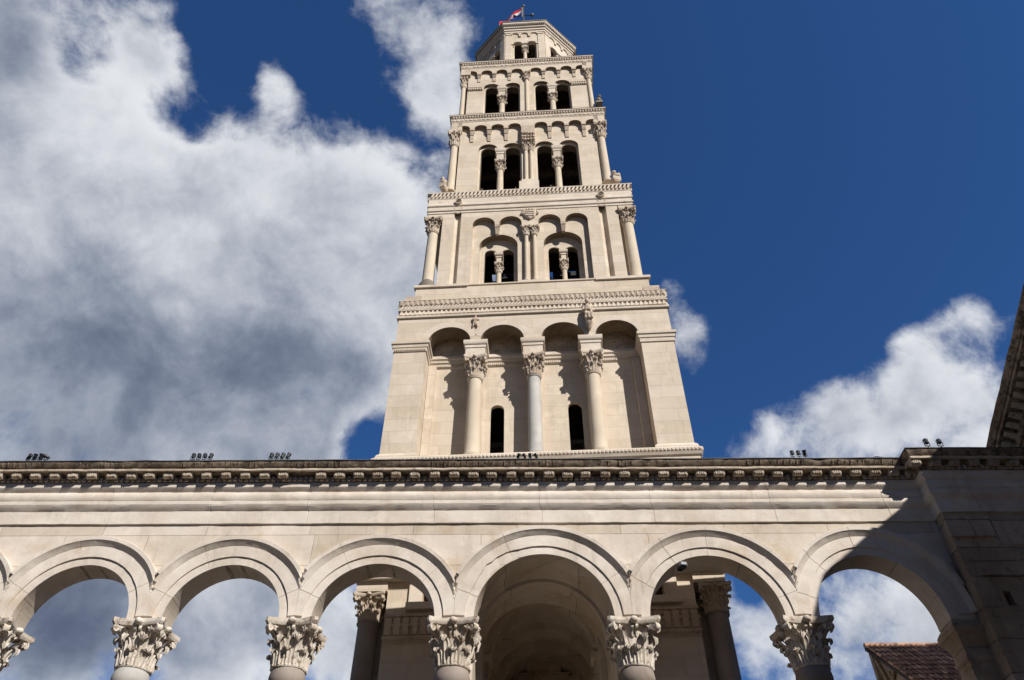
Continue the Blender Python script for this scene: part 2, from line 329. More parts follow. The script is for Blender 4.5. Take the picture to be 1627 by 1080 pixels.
        for i in rng:
            j = (i + 1) % n
            L = (P[j] - P[i]).length; k = max(1, int(L / seg)) if seg else 1
            rows = []
            fs = [(q / k, 0) for q in range(k + 1)]
            if joints:
                u = .4 * joints
                rj = random.Random(int(L * 100) + len(prof))
                while u < L - .3:
                    fs = [q for q in fs if abs(q[0] * L - u) > .012]
                    fs += [((u - .007) / L, 0), ((u - .0035) / L, jd), ((u + .0035) / L, jd), ((u + .007) / L, 0)]
                    u += joints * rj.uniform(.7, 1.35)
                fs.sort()
            for f, dj in fs:
                b = P[i].lerp(P[j], f); o = offs[i].lerp(offs[j], f)
                r = []
                for (d, z) in prof:
                    if d > .02: d -= dj
                    x, y = b + o * d
                    if jit:
                        a = nz((x, y, z), 1.4, 3.1) * jit * .3 + nz((x, y, z), 9.0, 1.7) * jit * .5
                        c = nz((x, y, 0), 1.1, 8.3) * jit * .3 + nz((x, y, z), 11.0, 5.1) * jit * .5
                        if d > .03:
                            e = max(0, nz((x, y * 3, z * 2), 2.6, 6.2) - .22); a -= min(d * .5, e * 2.5 * jit); c -= e * .8 * jit * (1 if d > .1 else 0)
                        x += o.x * a; y += o.y * a; z += c
                    r.append((x, y, z))
                rows.append(r)
            ids = s.grid([list(c) for c in zip(*rows)])
            if caps and not close:
                if i == 0: s.face([r[0] for r in ids])
                if i == n - 2: s.face([r[-1] for r in reversed(ids)])
    def add(s, o, mat=None):
        k = len(s.v)
        for p in o.v: s.v.append(tuple(mat @ Vector(p)) if mat else p)
        for f, m in zip(o.f, o.m): s.f.append(tuple(i + k for i in f)); s.m.append(m)
    def jitter(s, amp, sc=3.0, sc2=None):
        s.v = [(p[0] + nz(p, sc, 1.3) * amp, p[1] + nz(p, sc, 4.9) * amp, p[2] + nz(p, sc, 7.7) * amp) for p in s.v]
    def mesh(s, name, mats, smooth=None):
        me = bpy.data.meshes.new(name); me.from_pydata(s.v, [], s.f); me.update()
        for m in (mats if isinstance(mats, (list, tuple)) else [mats]): me.materials.append(m)
        if any(s.m): me.polygons.foreach_set('material_index', s.m)
        import bmesh
        bm = bmesh.new(); bm.from_mesh(me)
        bmesh.ops.remove_doubles(bm, verts=bm.verts, dist=1e-5)
        bmesh.ops.recalc_face_normals(bm, faces=bm.faces)
        if smooth is not None:
            for f in bm.faces: f.smooth = True
            for e in bm.edges:
                if len(e.link_faces) == 2 and e.calc_face_angle(3.0) > radians(smooth): e.smooth = False
        bm.to_mesh(me); bm.free(); return me
    def build(s, name, mats, parent=None, smooth=None, loc=None, rz=0):
        return link(name, s.mesh(name, mats, smooth), parent, loc, rz)

def link(name, me, parent=None, loc=None, rz=0, sc=None):
    o = bpy.data.objects.new(name, me); COL.objects.link(o)
    if parent is not None: o.parent = parent
    if loc is not None: o.location = loc
    if rz: o.rotation_euler = (0, 0, rz)
    if sc is not None: o.scale = sc
    return o

def tag(o, label=None, cat=None, group=None, kind=None):
    if label: o['label'] = label
    if cat: o['category'] = cat
    if group: o['group'] = group
    if kind: o['kind'] = kind
    return o

def thing(name, label, cat, loc=(0, 0, 0), rz=0, group=None):
    o = bpy.data.objects.new(name, None); COL.objects.link(o); o.location = loc; o.rotation_euler = (0, 0, rz)
    o.empty_display_size = .2
    return tag(o, label, cat, group)

def arc_head(cx, r, zs, n=18, rz=None):
    return [(cx - r * cos(pi * i / n), zs + (rz or r) * sin(pi * i / n)) for i in range(n + 1)]

# ------------------------------------------------------------------ corinthian capital (height 1, neck radius .36)
def leaf(mb, ang, r0, z0, h, w, curl, tilt=.06, n=9, m=11, lobes=3):
    ca, sa = cos(ang), sin(ang)
    prof = [(0, 0), (.01, .2), (.02, .4), (.05, .6), (.10, .78), (.19, .93), (.29, .99), (.36, .95), (.38, .84), (.345, .76)]
    rows = []
    for i in range(m):
        t = i / (m - 1) * (len(prof) - 1); k = min(int(t), len(prof) - 2); f = t - k
        d = prof[k][0] * (1 - f) + prof[k + 1][0] * f; z = prof[k][1] * (1 - f) + prof[k + 1][1] * f
        tt = i / (m - 1)
        wd = w * (.92 + .12 * sin(pi * min(1, tt * 1.25))) * (1 if tt < .55 else max(.2, 1 - ((tt - .55) / .45) ** 1.6 * .8))
        wd *= 1 + .16 * sin(tt * 2 * pi * lobes)
        row = []
        for j in range(n):
            u = (j / (n - 1) - .5) * 2
            x = u * wd / 2
            rr = r0 + d * curl * 1.0 + tilt * z * h
            bump = .020 * (1 if j % 2 == 0 else -1) * (1 - .3 * abs(u)) + .028 * (1 - abs(u)) - .03 * u * u
            zz = z0 + z * h - .05 * h * u * u * (tt > .3) - (.045 * h * (j % 2) if tt > .35 else 0)
            R = rr + bump
            # bend round the bell
            a2 = ang + x / max(.15, rr)
            row.append((R * cos(a2), R * sin(a2), zz))
        rows.append(row)
    mb.grid(rows)

def volute(mb, ang, r_in, z_in, r_out, z_top, wid, rad=.125):
    ca, sa = cos(ang), sin(ang); px, py = -sa, ca
    pts = []
    cr, cz = r_out - rad, z_top - rad
    for i in range(9):
        t = i / 8
        q = (1 - t) ** 2, 2 * t * (1 - t), t * t
        pts.append((q[0] * r_in + q[1] * (r_in + .06) + q[2] * cr, q[0] * z_in + q[1] * (z_top - .02) + q[2] * (cz + rad), .035))
    for i in range(1, 22):
        a = pi / 2 - i * .42; rr = rad * (1 - i / 26)
        pts.append((cr + rr * cos(a), cz + rr * sin(a), .03 * (1 - i / 30)))
    L, R_ = [], []
    rows = [[], [], [], []]
    for i, (r, z, th) in enumerate(pts):
        a = pts[max(0, i - 1)]; b = pts[min(len(pts) - 1, i + 1)]
        dr, dz = b[0] - a[0], b[1] - a[1]; l = max(1e-6, sqrt(dr * dr + dz * dz)); nr, nzv = -dz / l, dr / l
        wv = wid * (.55 + .45 * min(1, i / 9)) / 2
        for k, (sd_, sg) in enumerate(((-1, 1), (1, 1), (1, -1), (-1, -1))):
            rr, zz = r + nr * th * .5 * sg, z + nzv * th * .5 * sg
            rows[k].append((rr * ca + px * wv * sd_, rr * sa + py * wv * sd_, zz))
    mb.grid(rows + [rows[0]])
    # eye disc filling the scroll
    n = 10
    for sgn in (-1, 1):
        ring = [((cr + rad * .72 * cos(2 * pi * j / n)) * ca + px * wid * .42 * sgn, (cr + rad * .72 * cos(2 * pi * j / n)) * sa + py * wid * .42 * sgn, cz + rad * .72 * sin(2 * pi * j / n)) for j in range(n)]
        mb.poly(ring)

def abacus_outline(hw, dip, cut, n=7):
    pts = []
    for k in range(4):
        a = k * pi / 2
        for i in range(n + 1):
            t = i / n
            x = -hw + cut + (2 * hw - 2 * cut) * t
            y = -hw + dip * sin(pi * t)
            pts.append((x * cos(a) - y * sin(a), x * sin(a) + y * cos(a)))
    return pts

def prism(mb, outs, zs):
    ids = [[mb.vert((x, y, z)) for x, y in o] for o, z in zip(outs, zs)]
    n = len(ids[0])
    for a, b in zip(ids, ids[1:]):
        for j in range(n): mb.face((a[j], a[(j + 1) % n], b[(j + 1) % n], b[j]))
    mb.face(list(reversed(ids[0]))); mb.face(ids[-1])

def capital_mb(seed=0, hw=.58, hi=True, plain_leaf=False):
    rnd = random.Random(seed); mb = MB()
    bell = [(.37, 0), (.385, .02), (.385, .04), (.355, .055), (.345, .2), (.34, .45), (.345, .62), (.365, .76), (.41, .85), (.42, .87)]
    mb.lathe(bell, n=24)
    for row, (z0, h, r0, w, cu, off) in enumerate(((.03, .37, .36, .285, .30, 0), (.05, .62, .352, .275, .40, pi / 8))):
        for k in range(8):
            hh = h * rnd.uniform(.90, 1.05) * (1 if rnd.random() > .2 or not hi else rnd.uniform(.6, .85))
            leaf(mb, off + k * pi / 4, r0, z0, hh, w * rnd.uniform(.94, 1.05), cu * rnd.uniform(.8, 1.15), n=9 if hi else 5, m=11 if hi else 7)
    for k in range(4):
        a = pi / 4 + k * pi / 2
        volute(mb, a, .36, .54, hw * 1.27, .885, .13 if hi else .15, rad=.10)
        for sg in (-1, 1):
            leaf(mb, a + sg * .24, .36, .40, .42, .16, .50, tilt=.22, n=5, m=7)
            b2 = a + sg * (pi / 4 - .12)
            volute(mb, b2, .355, .62, .47, .85, .06, rad=.045)
    o1 = abacus_outline(hw * .93, .10, .05); o2 = abacus_outline(hw, .105, .055)
    prism(mb, [o1, o2, o2, o2], [.865, .925, .93, 1.0])
    for k in range(4):
        a = k * pi / 2
        mb.sphere(((hw - .085) * cos(a), (hw - .085) * sin(a), .945), .088, 6, (1, 1, .85))
    amp = .018 if hi else .01
    v = []
    for p in mb.v:
        e = nz(p, 5, seed * 3.1) * amp + nz(p, 14, seed * 1.7) * amp * .7
        v.append((p[0] + e, p[1] + nz(p, 6, 9 + seed) * amp, p[2] + nz(p, 7, 5 + seed) * amp))
    mb.v = v
    return mb

CAPS = [capital_mb(i).mesh('capital', M['capital'], 42) for i in range(7)]
def variant(me, mat, name='capital'):
    c = me.copy(); c.materials.clear(); c.materials.append(mat); return c
TCAP = [variant(c, M['tower_cap']) for c in CAPS]
SCAP = capital_mb(11, hi=False).mesh('capital', M['tower_cap'], 42)

def shaft_mesh(mat, r=.36, h=1.0, n=28, base=True, ring=True, rt=None):
    mb = MB(); rt = rt or r * .88
    pr = []
    if base: pr += [(r * 1.38, 0), (r * 1.38, .03 * h), (r * 1.28, .035 * h), (r * 1.3, .05 * h), (r * 1.15, .06 * h), (r * 1.18, .075 * h), (r * 1.05, .085 * h)]
    zs = .09 * h if base else 0
    for i in range(9):
        t = i / 8; pr.append(((r * (1 - t ** 1.8) + rt * t ** 1.8), zs + (h - zs) * (t * .955)))
    if ring: pr += [(rt * 1.02, .958 * h), (rt * 1.10, .966 * h), (rt * 1.12, .978 * h), (rt * 1.08, .99 * h), (rt * 1.02, h)]
    else: pr += [(rt, h)]
    mb.lathe(pr, n=n); return mb.mesh('shaft', mat, 40)

# ------------------------------------------------------------------ ground
g = MB(); g.poly([(-600, -600, -.02), (600, -600, -.02), (600, 900, -.02), (-600, 900, -.02)])
tag(g.build('ground', M['earth']), kind='structure')
g = MB(); g.poly([(-26, -2, 0), (12, -2, 0), (12, 20, 0), (-26, 20, 0)])
tag(g.build('pavement', M['paving']), kind='structure')

# the court's west side, behind the camera: unseen, added to shade the paving and cut bounce
w2 = MB(); w2.wall(-14, 9.6, 0, 10.6, 0, .6, [(None, arc_head(-12 + 3.0 * i, 1.15, 7.6, 14)) for i in range(8)]); w2.box(-14, 9.6, .9, 5, 0, 11.5); w2.sweep([(-14.0, 0), (9.6, 0)], [(0, 9.6), (.1, 9.65), (.1, 10.2), (.4, 10.5), (.4, 10.62), (0, 10.7)])
tag(w2.build('unseen_shade_building', M['arcade'], None, None, (9.6 - 14, -2.0, 0), pi), 'unseen stone house front with round arches, added opposite to shade the paved court', 'building')

# ------------------------------------------------------------------ the arcade
ARC = thing('stone_arcade', 'weathered limestone arcade of round arches on leafy capitals in front of the tower', 'arcade', (0, 13, 0))
ZS = 7.645
ARCHES = [(-10.33, 1.0, 1.05), (-7.745, 1.007, 1.05), (-5.125, 1.015, 1.045), (-2.49, 1.066, 1.06), (.462, 1.217, 1.24), (3.451, 1.164, 1.20), (6.305, 1.104, 1.195)]
w = MB()
w.wall(-12.6, 10.24, 7.62, 10.65, 0, .5, [(None, arc_head(c, r, ZS, 40, h)) for c, r, h in ARCHES])
WALL = w.build('arcade_wall', M['arcade'], ARC)
# cut the long faces where the side of the end pier meets them is not needed: the pier is a block of its own
mids = [-11.65] + [((ARCHES[i][0] + ARCHES[i][1]) + (ARCHES[i + 1][0] - ARCHES[i + 1][1])) / 2 for i in range(6)] + [7.86]
APROF = [(0, -.02), (0, .012), (.150, .014), (.154, .042), (.368, .044), (.371, .050), (.41, .080), (.452, .116), (.458, .126), (.528, .130), (.533, .124), (.535, -.01)]
for i, (c, r, h) in enumerate(ARCHES):
    b = MB(); n = 72; rows = []
    a1 = math.asin(.066 / (h + .25))
    rj = random.Random(i * 5 + 1); jset = []
    ja = rj.uniform(.3, .55)
    while ja < pi - .25: jset.append(ja); ja += rj.uniform(.45, .95)
    steps = [(a, 0) for a in [pi * j / n for j in range(n + 1) if abs(pi * j / n - a1) > .02 and abs(pi - pi * j / n - a1) > .02] + [a1 - .004, a1 + .004, pi - a1 - .004, pi - a1 + .004] if all(abs(a - q) > .009 for q in jset)]
    for q in jset: steps += [(q - .004, 0), (q - .0016, 1), (q + .0016, 1), (q + .004, 0)]
    for a, jt in sorted(steps):
        row = []
        for d, o in APROF:
            x = c - (r + d) * cos(a); z = ZS + (h + d) * sin(a)
            x2 = min(max(x, mids[i]), mids[i + 1])
            if x2 != x: o = min(o, .042); chip = 0
            if jt: o = max(o - .007, .001) if o > 0 else o
            if i == 4 and .55 < a < 1.25 and d < .16 and o > 0:
                e = max(0, .045 + .06 * nz((x, 1, z), 5, 2)) * min(1, (a - .55) * 5) * min(1, (1.25 - a) * 8); x2 -= e * cos(a); z += e * sin(a); o -= .012 * min(1, e * 30)
            if a < a1 or a > pi - a1: o = min(o, .013)
            chip = nz((x, 3, z), 2.5, i) * .005 + nz((x, o * 3, z), 9, i) * .003
            if d > .1: chip *= 1.6
            row.append((x2, -o + chip * (o > 0), z + chip * .8 * (d > 0)))
        rows.append(row)
    b.grid(rows)
    # foot of the moulding resting on the capitals
    b.build('archivolt', M['arcade_band'], WALL, 18)

PATH = [(-12.6, 0), (7.86, 0), (7.86, -.32), (10.25, -.32), (10.25, -15.0)]
P_ENT = [(0, 9.525), (.04, 9.53), (.042, 9.66), (.042, 9.795), (.05, 9.80), (.075, 9.83), (.105, 9.87), (.115, 9.895), (.12, 9.905), (.12, 9.98), (.075, 9.985), (.090, 9.990), (.104, 10.005), (.114, 10.03), (.120, 10.06), (.121, 10.09), (.117, 10.12), (.108, 10.15), (.095, 10.175), (.078, 10.19), (.08, 10.20), (.105, 10.225), (.135, 10.26), (.145, 10.275), (.145, 10.37), (0, 10.372)]
P_COR = [(0, 10.3725), (.147, 10.3735), (.147, 10.50), (.20, 10.515), (.315, 10.52), (.32, 10.572), (.33, 10.578), (.345, 10.59), (.362, 10.615), (.385, 10.65), (.397, 10.68), (.402, 10.702), (.25, 10.725), (0, 10.76)]
P_FIL = [(.30, 10.5175), (.343, 10.522), (.349, 10.548), (.342, 10.566), (.315, 10.57)]
P_LEAD = [(.0, 10.766), (.25, 10.735), (.408, 10.711), (.416, 10.703), (.420, 10.711), (.410, 10.723), (.25, 10.75), (0, 10.78)]
def entablature(parent, first, last):
    e = MB(); e.sweep(PATH, P_ENT, .10, .011, first, last, joints=1.9); ent = e.build('entablature', M['arcade_band'], parent, 17)
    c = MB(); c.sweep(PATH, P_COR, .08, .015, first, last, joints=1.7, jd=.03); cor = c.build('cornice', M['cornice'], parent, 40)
    f = MB(); f.sweep(PATH, P_FIL, .07, .013, first, last); f.build('fillet', M['modillion'], cor, 40)
    l = MB(); l.sweep(PATH, P_LEAD, .35, .012, first, last); l.build('lead_flashing', M['lead'], cor, 40)
    d = MB(); lv = MB()
    for i in range(first, last):
        a, b = Vector(PATH[i]), Vector(PATH[i + 1]); L = (b - a).length; t = (b - a).normalized(); nn = Vector((t.y, -t.x))
        k = int(L / .105)
        for q in range(k):
            u = (q + .5) * L / k; p = a + t * u
            s2 = .031 * random.uniform(.85, 1.1); oo = .192 + random.uniform(-.012, .008)
            if random.random() < .05: oo = .16
            pl = [p - t * (L / k / 2) + nn * .15, p - t * s2 + nn * .15, p - t * s2 + nn * oo, p + t * s2 + nn * oo, p + t * s2 + nn * .15, p + t * (L / k / 2) + nn * .15]
            for m_, n_ in zip(pl, pl[1:]): d.poly([(m_.x, m_.y, 10.385), (n_.x, n_.y, 10.385), (n_.x, n_.y, 10.47), (m_.x, m_.y, 10.47)])
            d.poly([(v.x, v.y, 10.385) for v in (pl[1], pl[2], pl[3], pl[4])])
        k = int(L / .118)
        for q in range(k):
            p = a + t * ((q + .5 + random.uniform(-.12, .12)) * L / k)
            if nz((p.x, p.y, 4), 1.1, 2) > .12 or random.random() < .1: continue
            P = []
            for w_, o, z in ((.012, .330, 10.586), (.040, .350, 10.600), (.046, .370, 10.632), (.036, .390, 10.660), (.012, .398, 10.682)):
                P.append([(p - t * w_ + nn * (o - .012), z), (p + nn * (o + .012), z), (p + t * w_ + nn * (o - .012), z)])
            lv.grid([[(v.x, v.y, z) for v, z in r] for r in P])
    d.jitter(.006, 9); d.build('dentil_row', M['modillion'], cor)
    lv.jitter(.008, 7); lv.build('leaf_carving', M['cornice'], cor)
    return cor
COR = entablature(ARC, 0, 3)
def modillion_mesh(seed):
    rnd = random.Random(seed); b = MB(); w2 = .096
    pr = [(.146, 10.514), (.325, 10.522), (.334, 10.500), (.332, 10.465), (.320, 10.432), (.300, 10.415), (.272, 10.408), (.24, 10.418), (.205, 10.438), (.175, 10.446), (.146, 10.446)]
    pr = [(.146 + (o - .146) * .82, z) for o, z in pr]
    # split across the width for a scrolled face
    cols = []
    for j, (x, s_) in enumerate(((-1, .0), (-.96, 1), (-.55, 1.03), (-.5, .985), (0, 1.0), (.5, .985), (.55, 1.03), (.96, 1), (1, .0))):
        col = []
        for (o, z) in pr:
            if s_ == 0: o2, z2 = .146 + (o - .146) * .97, z + .004
            else: o2, z2 = .146 + (o - .146) * s_, z - (.006 if s_ > 1.01 else 0)
            col.append((x * w2, -o2, z2))
        cols.append(col)
    ids = b.grid(cols); b.face(ids[0]); b.face(list(reversed(ids[-1])))
    # ribs of the leaf under the bracket and the little crown on top
    for q in (-.6, -.2, .2, .6): b.box(q * w2 - .012, q * w2 + .012, -.312, -.292, 10.43, 10.48 + .012 * (abs(q) < .5))
    for q in range(7): x = (-1 + 2 * (q + .5) / 7) * w2 * 1.08; b.box(x - .011, x + .011, -.313, -.27, 10.500, 10.520)
    b.jitter(.011, 11); b.jitter(.007, 29)
    if rnd.random() < .5: b.v = [(x, y * (1 if y > -.29 else 1 - .05 * rnd.random()), z) for x, y, z in b.v]
    return b.mesh('modillion', M['modillion'], 45)
MODS = [modillion_mesh(i) for i in range(6)]
rm = random.Random(3)
x = -12.35; k = 0
while x < 7.35:
    if abs(x + 4.04) > .22 and rm.random() > .02:
        link('modillion', MODS[rm.randrange(6)], COR, (x, rm.uniform(-.008, .01), rm.uniform(-.006, .006)), rm.uniform(-.02, .02), (rm.uniform(.93, 1.06), 1, 1))
    x += .37 + rm.uniform(-.018, .018)
for i in range(6): link('modillion', MODS[i % 6], COR, (7.62 + i * .372, -.32, 0))
link('modillion', MODS[2], COR, (7.86, -.16, 0), -pi / 2)

# end pier with the pilaster that carries the projecting corner
p = MB()
p.wall(7.86, 10.24, 0, 9.53, -.32, -.12, [(7.72, [(8.30, 7.98), (8.44, 7.98)]), (6.55, [(8.75, 6.72), (8.93, 6.72)])])
p.box(7.862, 10.24, -.06, .46, 0, 9.6)
p.poly([(7.86, -.12, 0), (7.86, -.05, 0), (7.86, -.05, 9.53), (7.86, -.12, 9.53)])
p.box(7.862, 10.24, -.30, -.02, 9.45, 10.45)
p.box(10.0, 10.7, -.27, .44, 0, 10.3)
PIER = p.build('end_pier', M['pier'], ARC)
q = MB()
q.box(7.835, 8.62, -.375, -.30, 9.02, 9.44); q.box(8.66, 9.6, -.35, -.30, 8.86, 9.40)
q.box(7.845, 8.9, -.345, -.3, 8.55, 8.93)
q.box(8.05, 9.9, -.36, -.31, 8.25, 8.52)
rq = random.Random(8)
for r_i in range(3):
    x0 = 8.92 + .05 * r_i
    while x0 < 10.1:
        wd = rq.uniform(.14, .34); q.box(x0, x0 + wd - .012, -.325 - rq.uniform(.0, .03), -.3, 8.56 + r_i * .10, 8.65 + r_i * .10); x0 += wd
q.v = [(x + nz((x, y, z), 4) * .03, y + nz((x, y, z), 3, 2) * .02, z + nz((x, y, z), 2, 5) * .05) for x, y, z in q.v]
q.build('broken_block', M['pier'], PIER)
a = MB()
for (l, f_, z0, z1) in ((7.45, .0, 0, 6.9),): a.box(7.46, 7.862, .035, .465, 0, 6.92)
an = [(7.46, .03, 6.92), (7.43, .01, 6.97), (7.43, .01, 7.02), (7.45, .02, 7.04), (7.45, .02, 7.20), (7.42, -.02, 7.30), (7.37, -.07, 7.40), (7.355, -.085, 7.42), (7.355, -.085, 7.52), (7.40, -.03, 7.60)]
rows = [[(7.862, f, z), (l, f, z), (l, .5 - f, z), (7.862, .5 - f, z)] for l, f, z in an]
a.grid(rows); a.jitter(.008, 6)
a.build('anta_capital', M['pier'], PIER)

# short barrel vault joining the middle arch to the tower
q = MB(); n = 28; XV = .462; rows = []
for y in (.502, 1.96):
    rows.append([(XV - 1.235 * cos(pi * i / n), y, 7.645 + 1.255 * sin(pi * i / n)) for i in range(n + 1)])
top = [[(XV - 1.33 + 2.66 * i / n, y, 9.3) for i in range(n + 1)] for y in (.502, 1.96)]
q.grid([top[0], rows[0], rows[1], top[1]]); 
for sx in (-1, 1): q.box(min(XV + sx * 1.235, XV + sx * 1.33), max(XV + sx * 1.235, XV + sx * 1.33), .502, 1.96, 0, 7.645); q.poly([(XV + sx * 1.33, .502, 7.645), (XV + sx * 1.33, 1.96, 7.645), (XV + sx * 1.33, 1.96, 9.3), (XV + sx * 1.33, .502, 9.3)])
q.grid([top[0], top[1]])
for y in (.95,):
    rr_ = [[(XV - r * cos(pi * i / n), yy, 7.645 + (r + .02) * sin(pi * i / n)) for i in range(n + 1)] for r, yy in ((1.24, y), (1.17, y), (1.17, y + .3), (1.24, y + .3))]
    q.grid(rr_)
q.build('porch_vault', M['arcade'], ARC, 25)

# columns
COLX = [-11.65, -9.04, -6.44, -3.83, -1.09, 1.98, 4.91]
SHM = [shaft_mesh(M['granite'], .325, 6.0, 36, rt=.268), shaft_mesh(M['marble_shaft'], .325, 6.0, 36, rt=.268)]
pb = MB(); pb.box(-.5, .5, -.5, .5, 0, .55); pb.box(-.46, .46, -.46, .46, .55, .86); PED = pb.mesh('pedestal', M['arcade'])
for i, x in enumerate(COLX):
    c = thing('column', None, None, (x, .25, 0)); c.parent = ARC
    link('pedestal', PED, c)
    link('shaft', SHM[1 if i in (2,) else 0], c, (0, 0, .86))
    link('capital', CAPS[i % 7], c, (0, 0, 6.855), (i * 7 % 4) * pi / 2, (.775, .775, .775))

# ------------------------------------------------------------------ porch building on the right (its pediment shades the corner)
POR = thing('porch_building', 'tall shaded stone porch with a moulded sloping gable cornice at the right edge', 'porch')
def frame_mx(x0, y0): return Matrix(((0, 1, 0, x0), (-1, 0, 0, y0), (0, 0, 1, 0), (0, 0, 0, 1)))
FM = frame_mx(10.25, 12.67)
l = MB(); l.wall(0.01, 13.2, 0, 10.5, 0, .6, [(None, arc_head(6.6, 1.9, 6.9, 24))])
l.box(0.01, 13.2, .6, 4.0, 9.0, 10.4); l.box(.01, 4.3, .605, 4, 0, 8.99); l.box(8.9, 13.2, .605, 4, 0, 8.99)
b = MB(); b.add(l, FM); PW = b.build('wall', M['arcade'], POR)
PCOR = None
e = MB(); e.sweep([(x, y + 13) for x, y in PATH], P_ENT, .12, .010, 3, 4); e.build('entablature', M['arcade_band'], POR, 17)
c = MB(); c.sweep([(x, y + 13) for x, y in PATH], P_COR, .10, .014, 3, 4); PCOR = c.build('cornice', M['cornice'], POR, 40)
for i in range(28): link('modillion', MODS[i % 6], PCOR, (10.25, 11.85 - i * .38, 0), -pi / 2)
# pediment: gable wall, raking cornices, roof
SL = .466; AY = 7.25; AZ = 12.66 + SL * (10.38 - AY)
def rz(y): return AZ - SL * abs(y - AY)
t = MB()
pts = [(13.25, 10.62), (13.25, rz(13.25) - .1), (AY, AZ - .1), (1.25, rz(1.25) - .1), (1.25, 10.62)]
ids0 = [t.vert((10.32, y, z)) for y, z in pts]; ids1 = [t.vert((10.9, y, z)) for y, z in pts]
t.face(ids0); t.face(list(reversed(ids1)))
for i in range(5): j = (i + 1) % 5; t.face((ids0[i], ids0[j], ids1[j], ids1[i]))
t.build('gable_wall', M['arcade'], POR)
RK = [(0, -.46), (.10, -.44), (.10, -.36), (.15, -.34), (.17, -.26), (.17, -.19), (.45, -.14), (.45, -.06), (.48, -.05), (.50, 0), (.52, .03), (.54, .07), (.545, .10), (-.5, .14)]
r = MB()
for sgn in (1, -1):
    ys = [AY + sgn * q * 6.0 / 60 for q in range(61)]
    rows = []
    for o, v in RK:
        rows.append([(10.25 - o + nz((o, y, v), 3) * .012, y, rz(y) + v + nz((o, y, v), 3, 4) * .015) for y in ys])
    r.grid(rows)
RC = r.build('raking_cornice', M['cornice'], POR, 35)
d = MB()
for q in range(34):
    y = 13.0 - q * .2
    if y < AY: break
    z = rz(y); d.hexa([(9.86, y, z - .17), (10.1, y, z - .25), (10.1, y - .1, z - .25 + .1 * SL), (9.86, y - .1, z - .17 + .1 * SL), (9.86, y, z - .10), (10.1, y, z - .13), (10.1, y - .1, z - .13 + .1 * SL), (9.86, y - .1, z - .10 + .1 * SL)])
d.jitter(.01, 8); d.build('bracket_row', M['modillion'], RC)
rf = MB()
for sgn in (1, -1):
    rows = [[(x, y, rz(y) + .15 + v) for x in (9.9, 16.0)] for y, v in ((AY, .0), (AY + sgn * 6.1, 0), (AY + sgn * 6.1, -.12), (AY, -.12))]
    rf.grid(rows + [rows[0]])
rf.build('roof', M['tile'], POR)
v = MB(); v.box(15.2, 29, .5, 13.4, 0, 19.5); v.lathe([(6.4, 19.5), (6.2, 20.3), (4.6, 22.0), (0.3, 23.0)], 21.8, 6.9, 24); v.build('unseen_shade_hall', M['arcade'], POR)  # unseen hall, made this tall to shade the tiled roof

# ------------------------------------------------------------------ the bell tower (local x across the front, y into the tower, centre line x = 0)
TZ = radians(-3.1)
TO = (0.55 - .12 * cos(radians(3.1)), 14.4 + .12 * sin(radians(3.1)), 0)
TSC = 15.0 / 14.4
TO = (TO[0] * TSC, TO[1] * TSC, 1.6 * (1 - TSC))
TOW = thing('bell_tower', 'tall cream stone bell tower of stepped open storeys rising behind the arcade', 'bell tower', TO, TZ)
TOW.scale = (TSC, TSC, TSC)
YC = 3.56
def four(face, sides=(0, 1, 2, 3)):
    b = MB()
    for k in sides:
        m = Matrix.Translation((0, YC, 0)) @ Matrix.Rotation(k * pi / 2, 4, 'Z') @ Matrix.Translation((0, -YC, 0))
        b.add(face, m)
    return b
def spin(x, y, k):
    v = Matrix.Rotation(k * pi / 2, 3, 'Z') @ Vector((x, y - YC, 0)); return v.x, v.y + YC
def square(hw): return [(-hw, YC - hw), (hw, YC - hw), (hw, YC + hw), (-hw, YC + hw)]
def ring(b, hw, prof, seg=.3, jit=.004): b.sweep(square(hw), prof, seg, jit, close=True)
def cubes(b, hw, sp, wd, o0, o1, z0, z1, slant=0, drop=0.0):
    # repeated small blocks along the four sides (leaf tiles, dentils, rope strands)
    for k in range(4):
        n = max(1, int(2 * hw / sp)); st = 2 * hw / n
        for q in range(n):
            if drop and random.random() < drop: continue
            u = -hw + (q + .5) * st; r_ = random.uniform(.93, 1.05)
            P = []
            for z, oo, sh in ((z0, o1, 0), (z1, o1, slant)):
                for du, o in ((-wd / 2, o0), (wd / 2, o0), (wd / 2, oo), (-wd / 2, oo)):
                    x, y = spin(u + du * r_ + sh, YC - hw - o, k); P.append((x, y, z))
            b.hexa([P[3], P[2], P[1], P[0], P[7], P[6], P[5], P[4]])
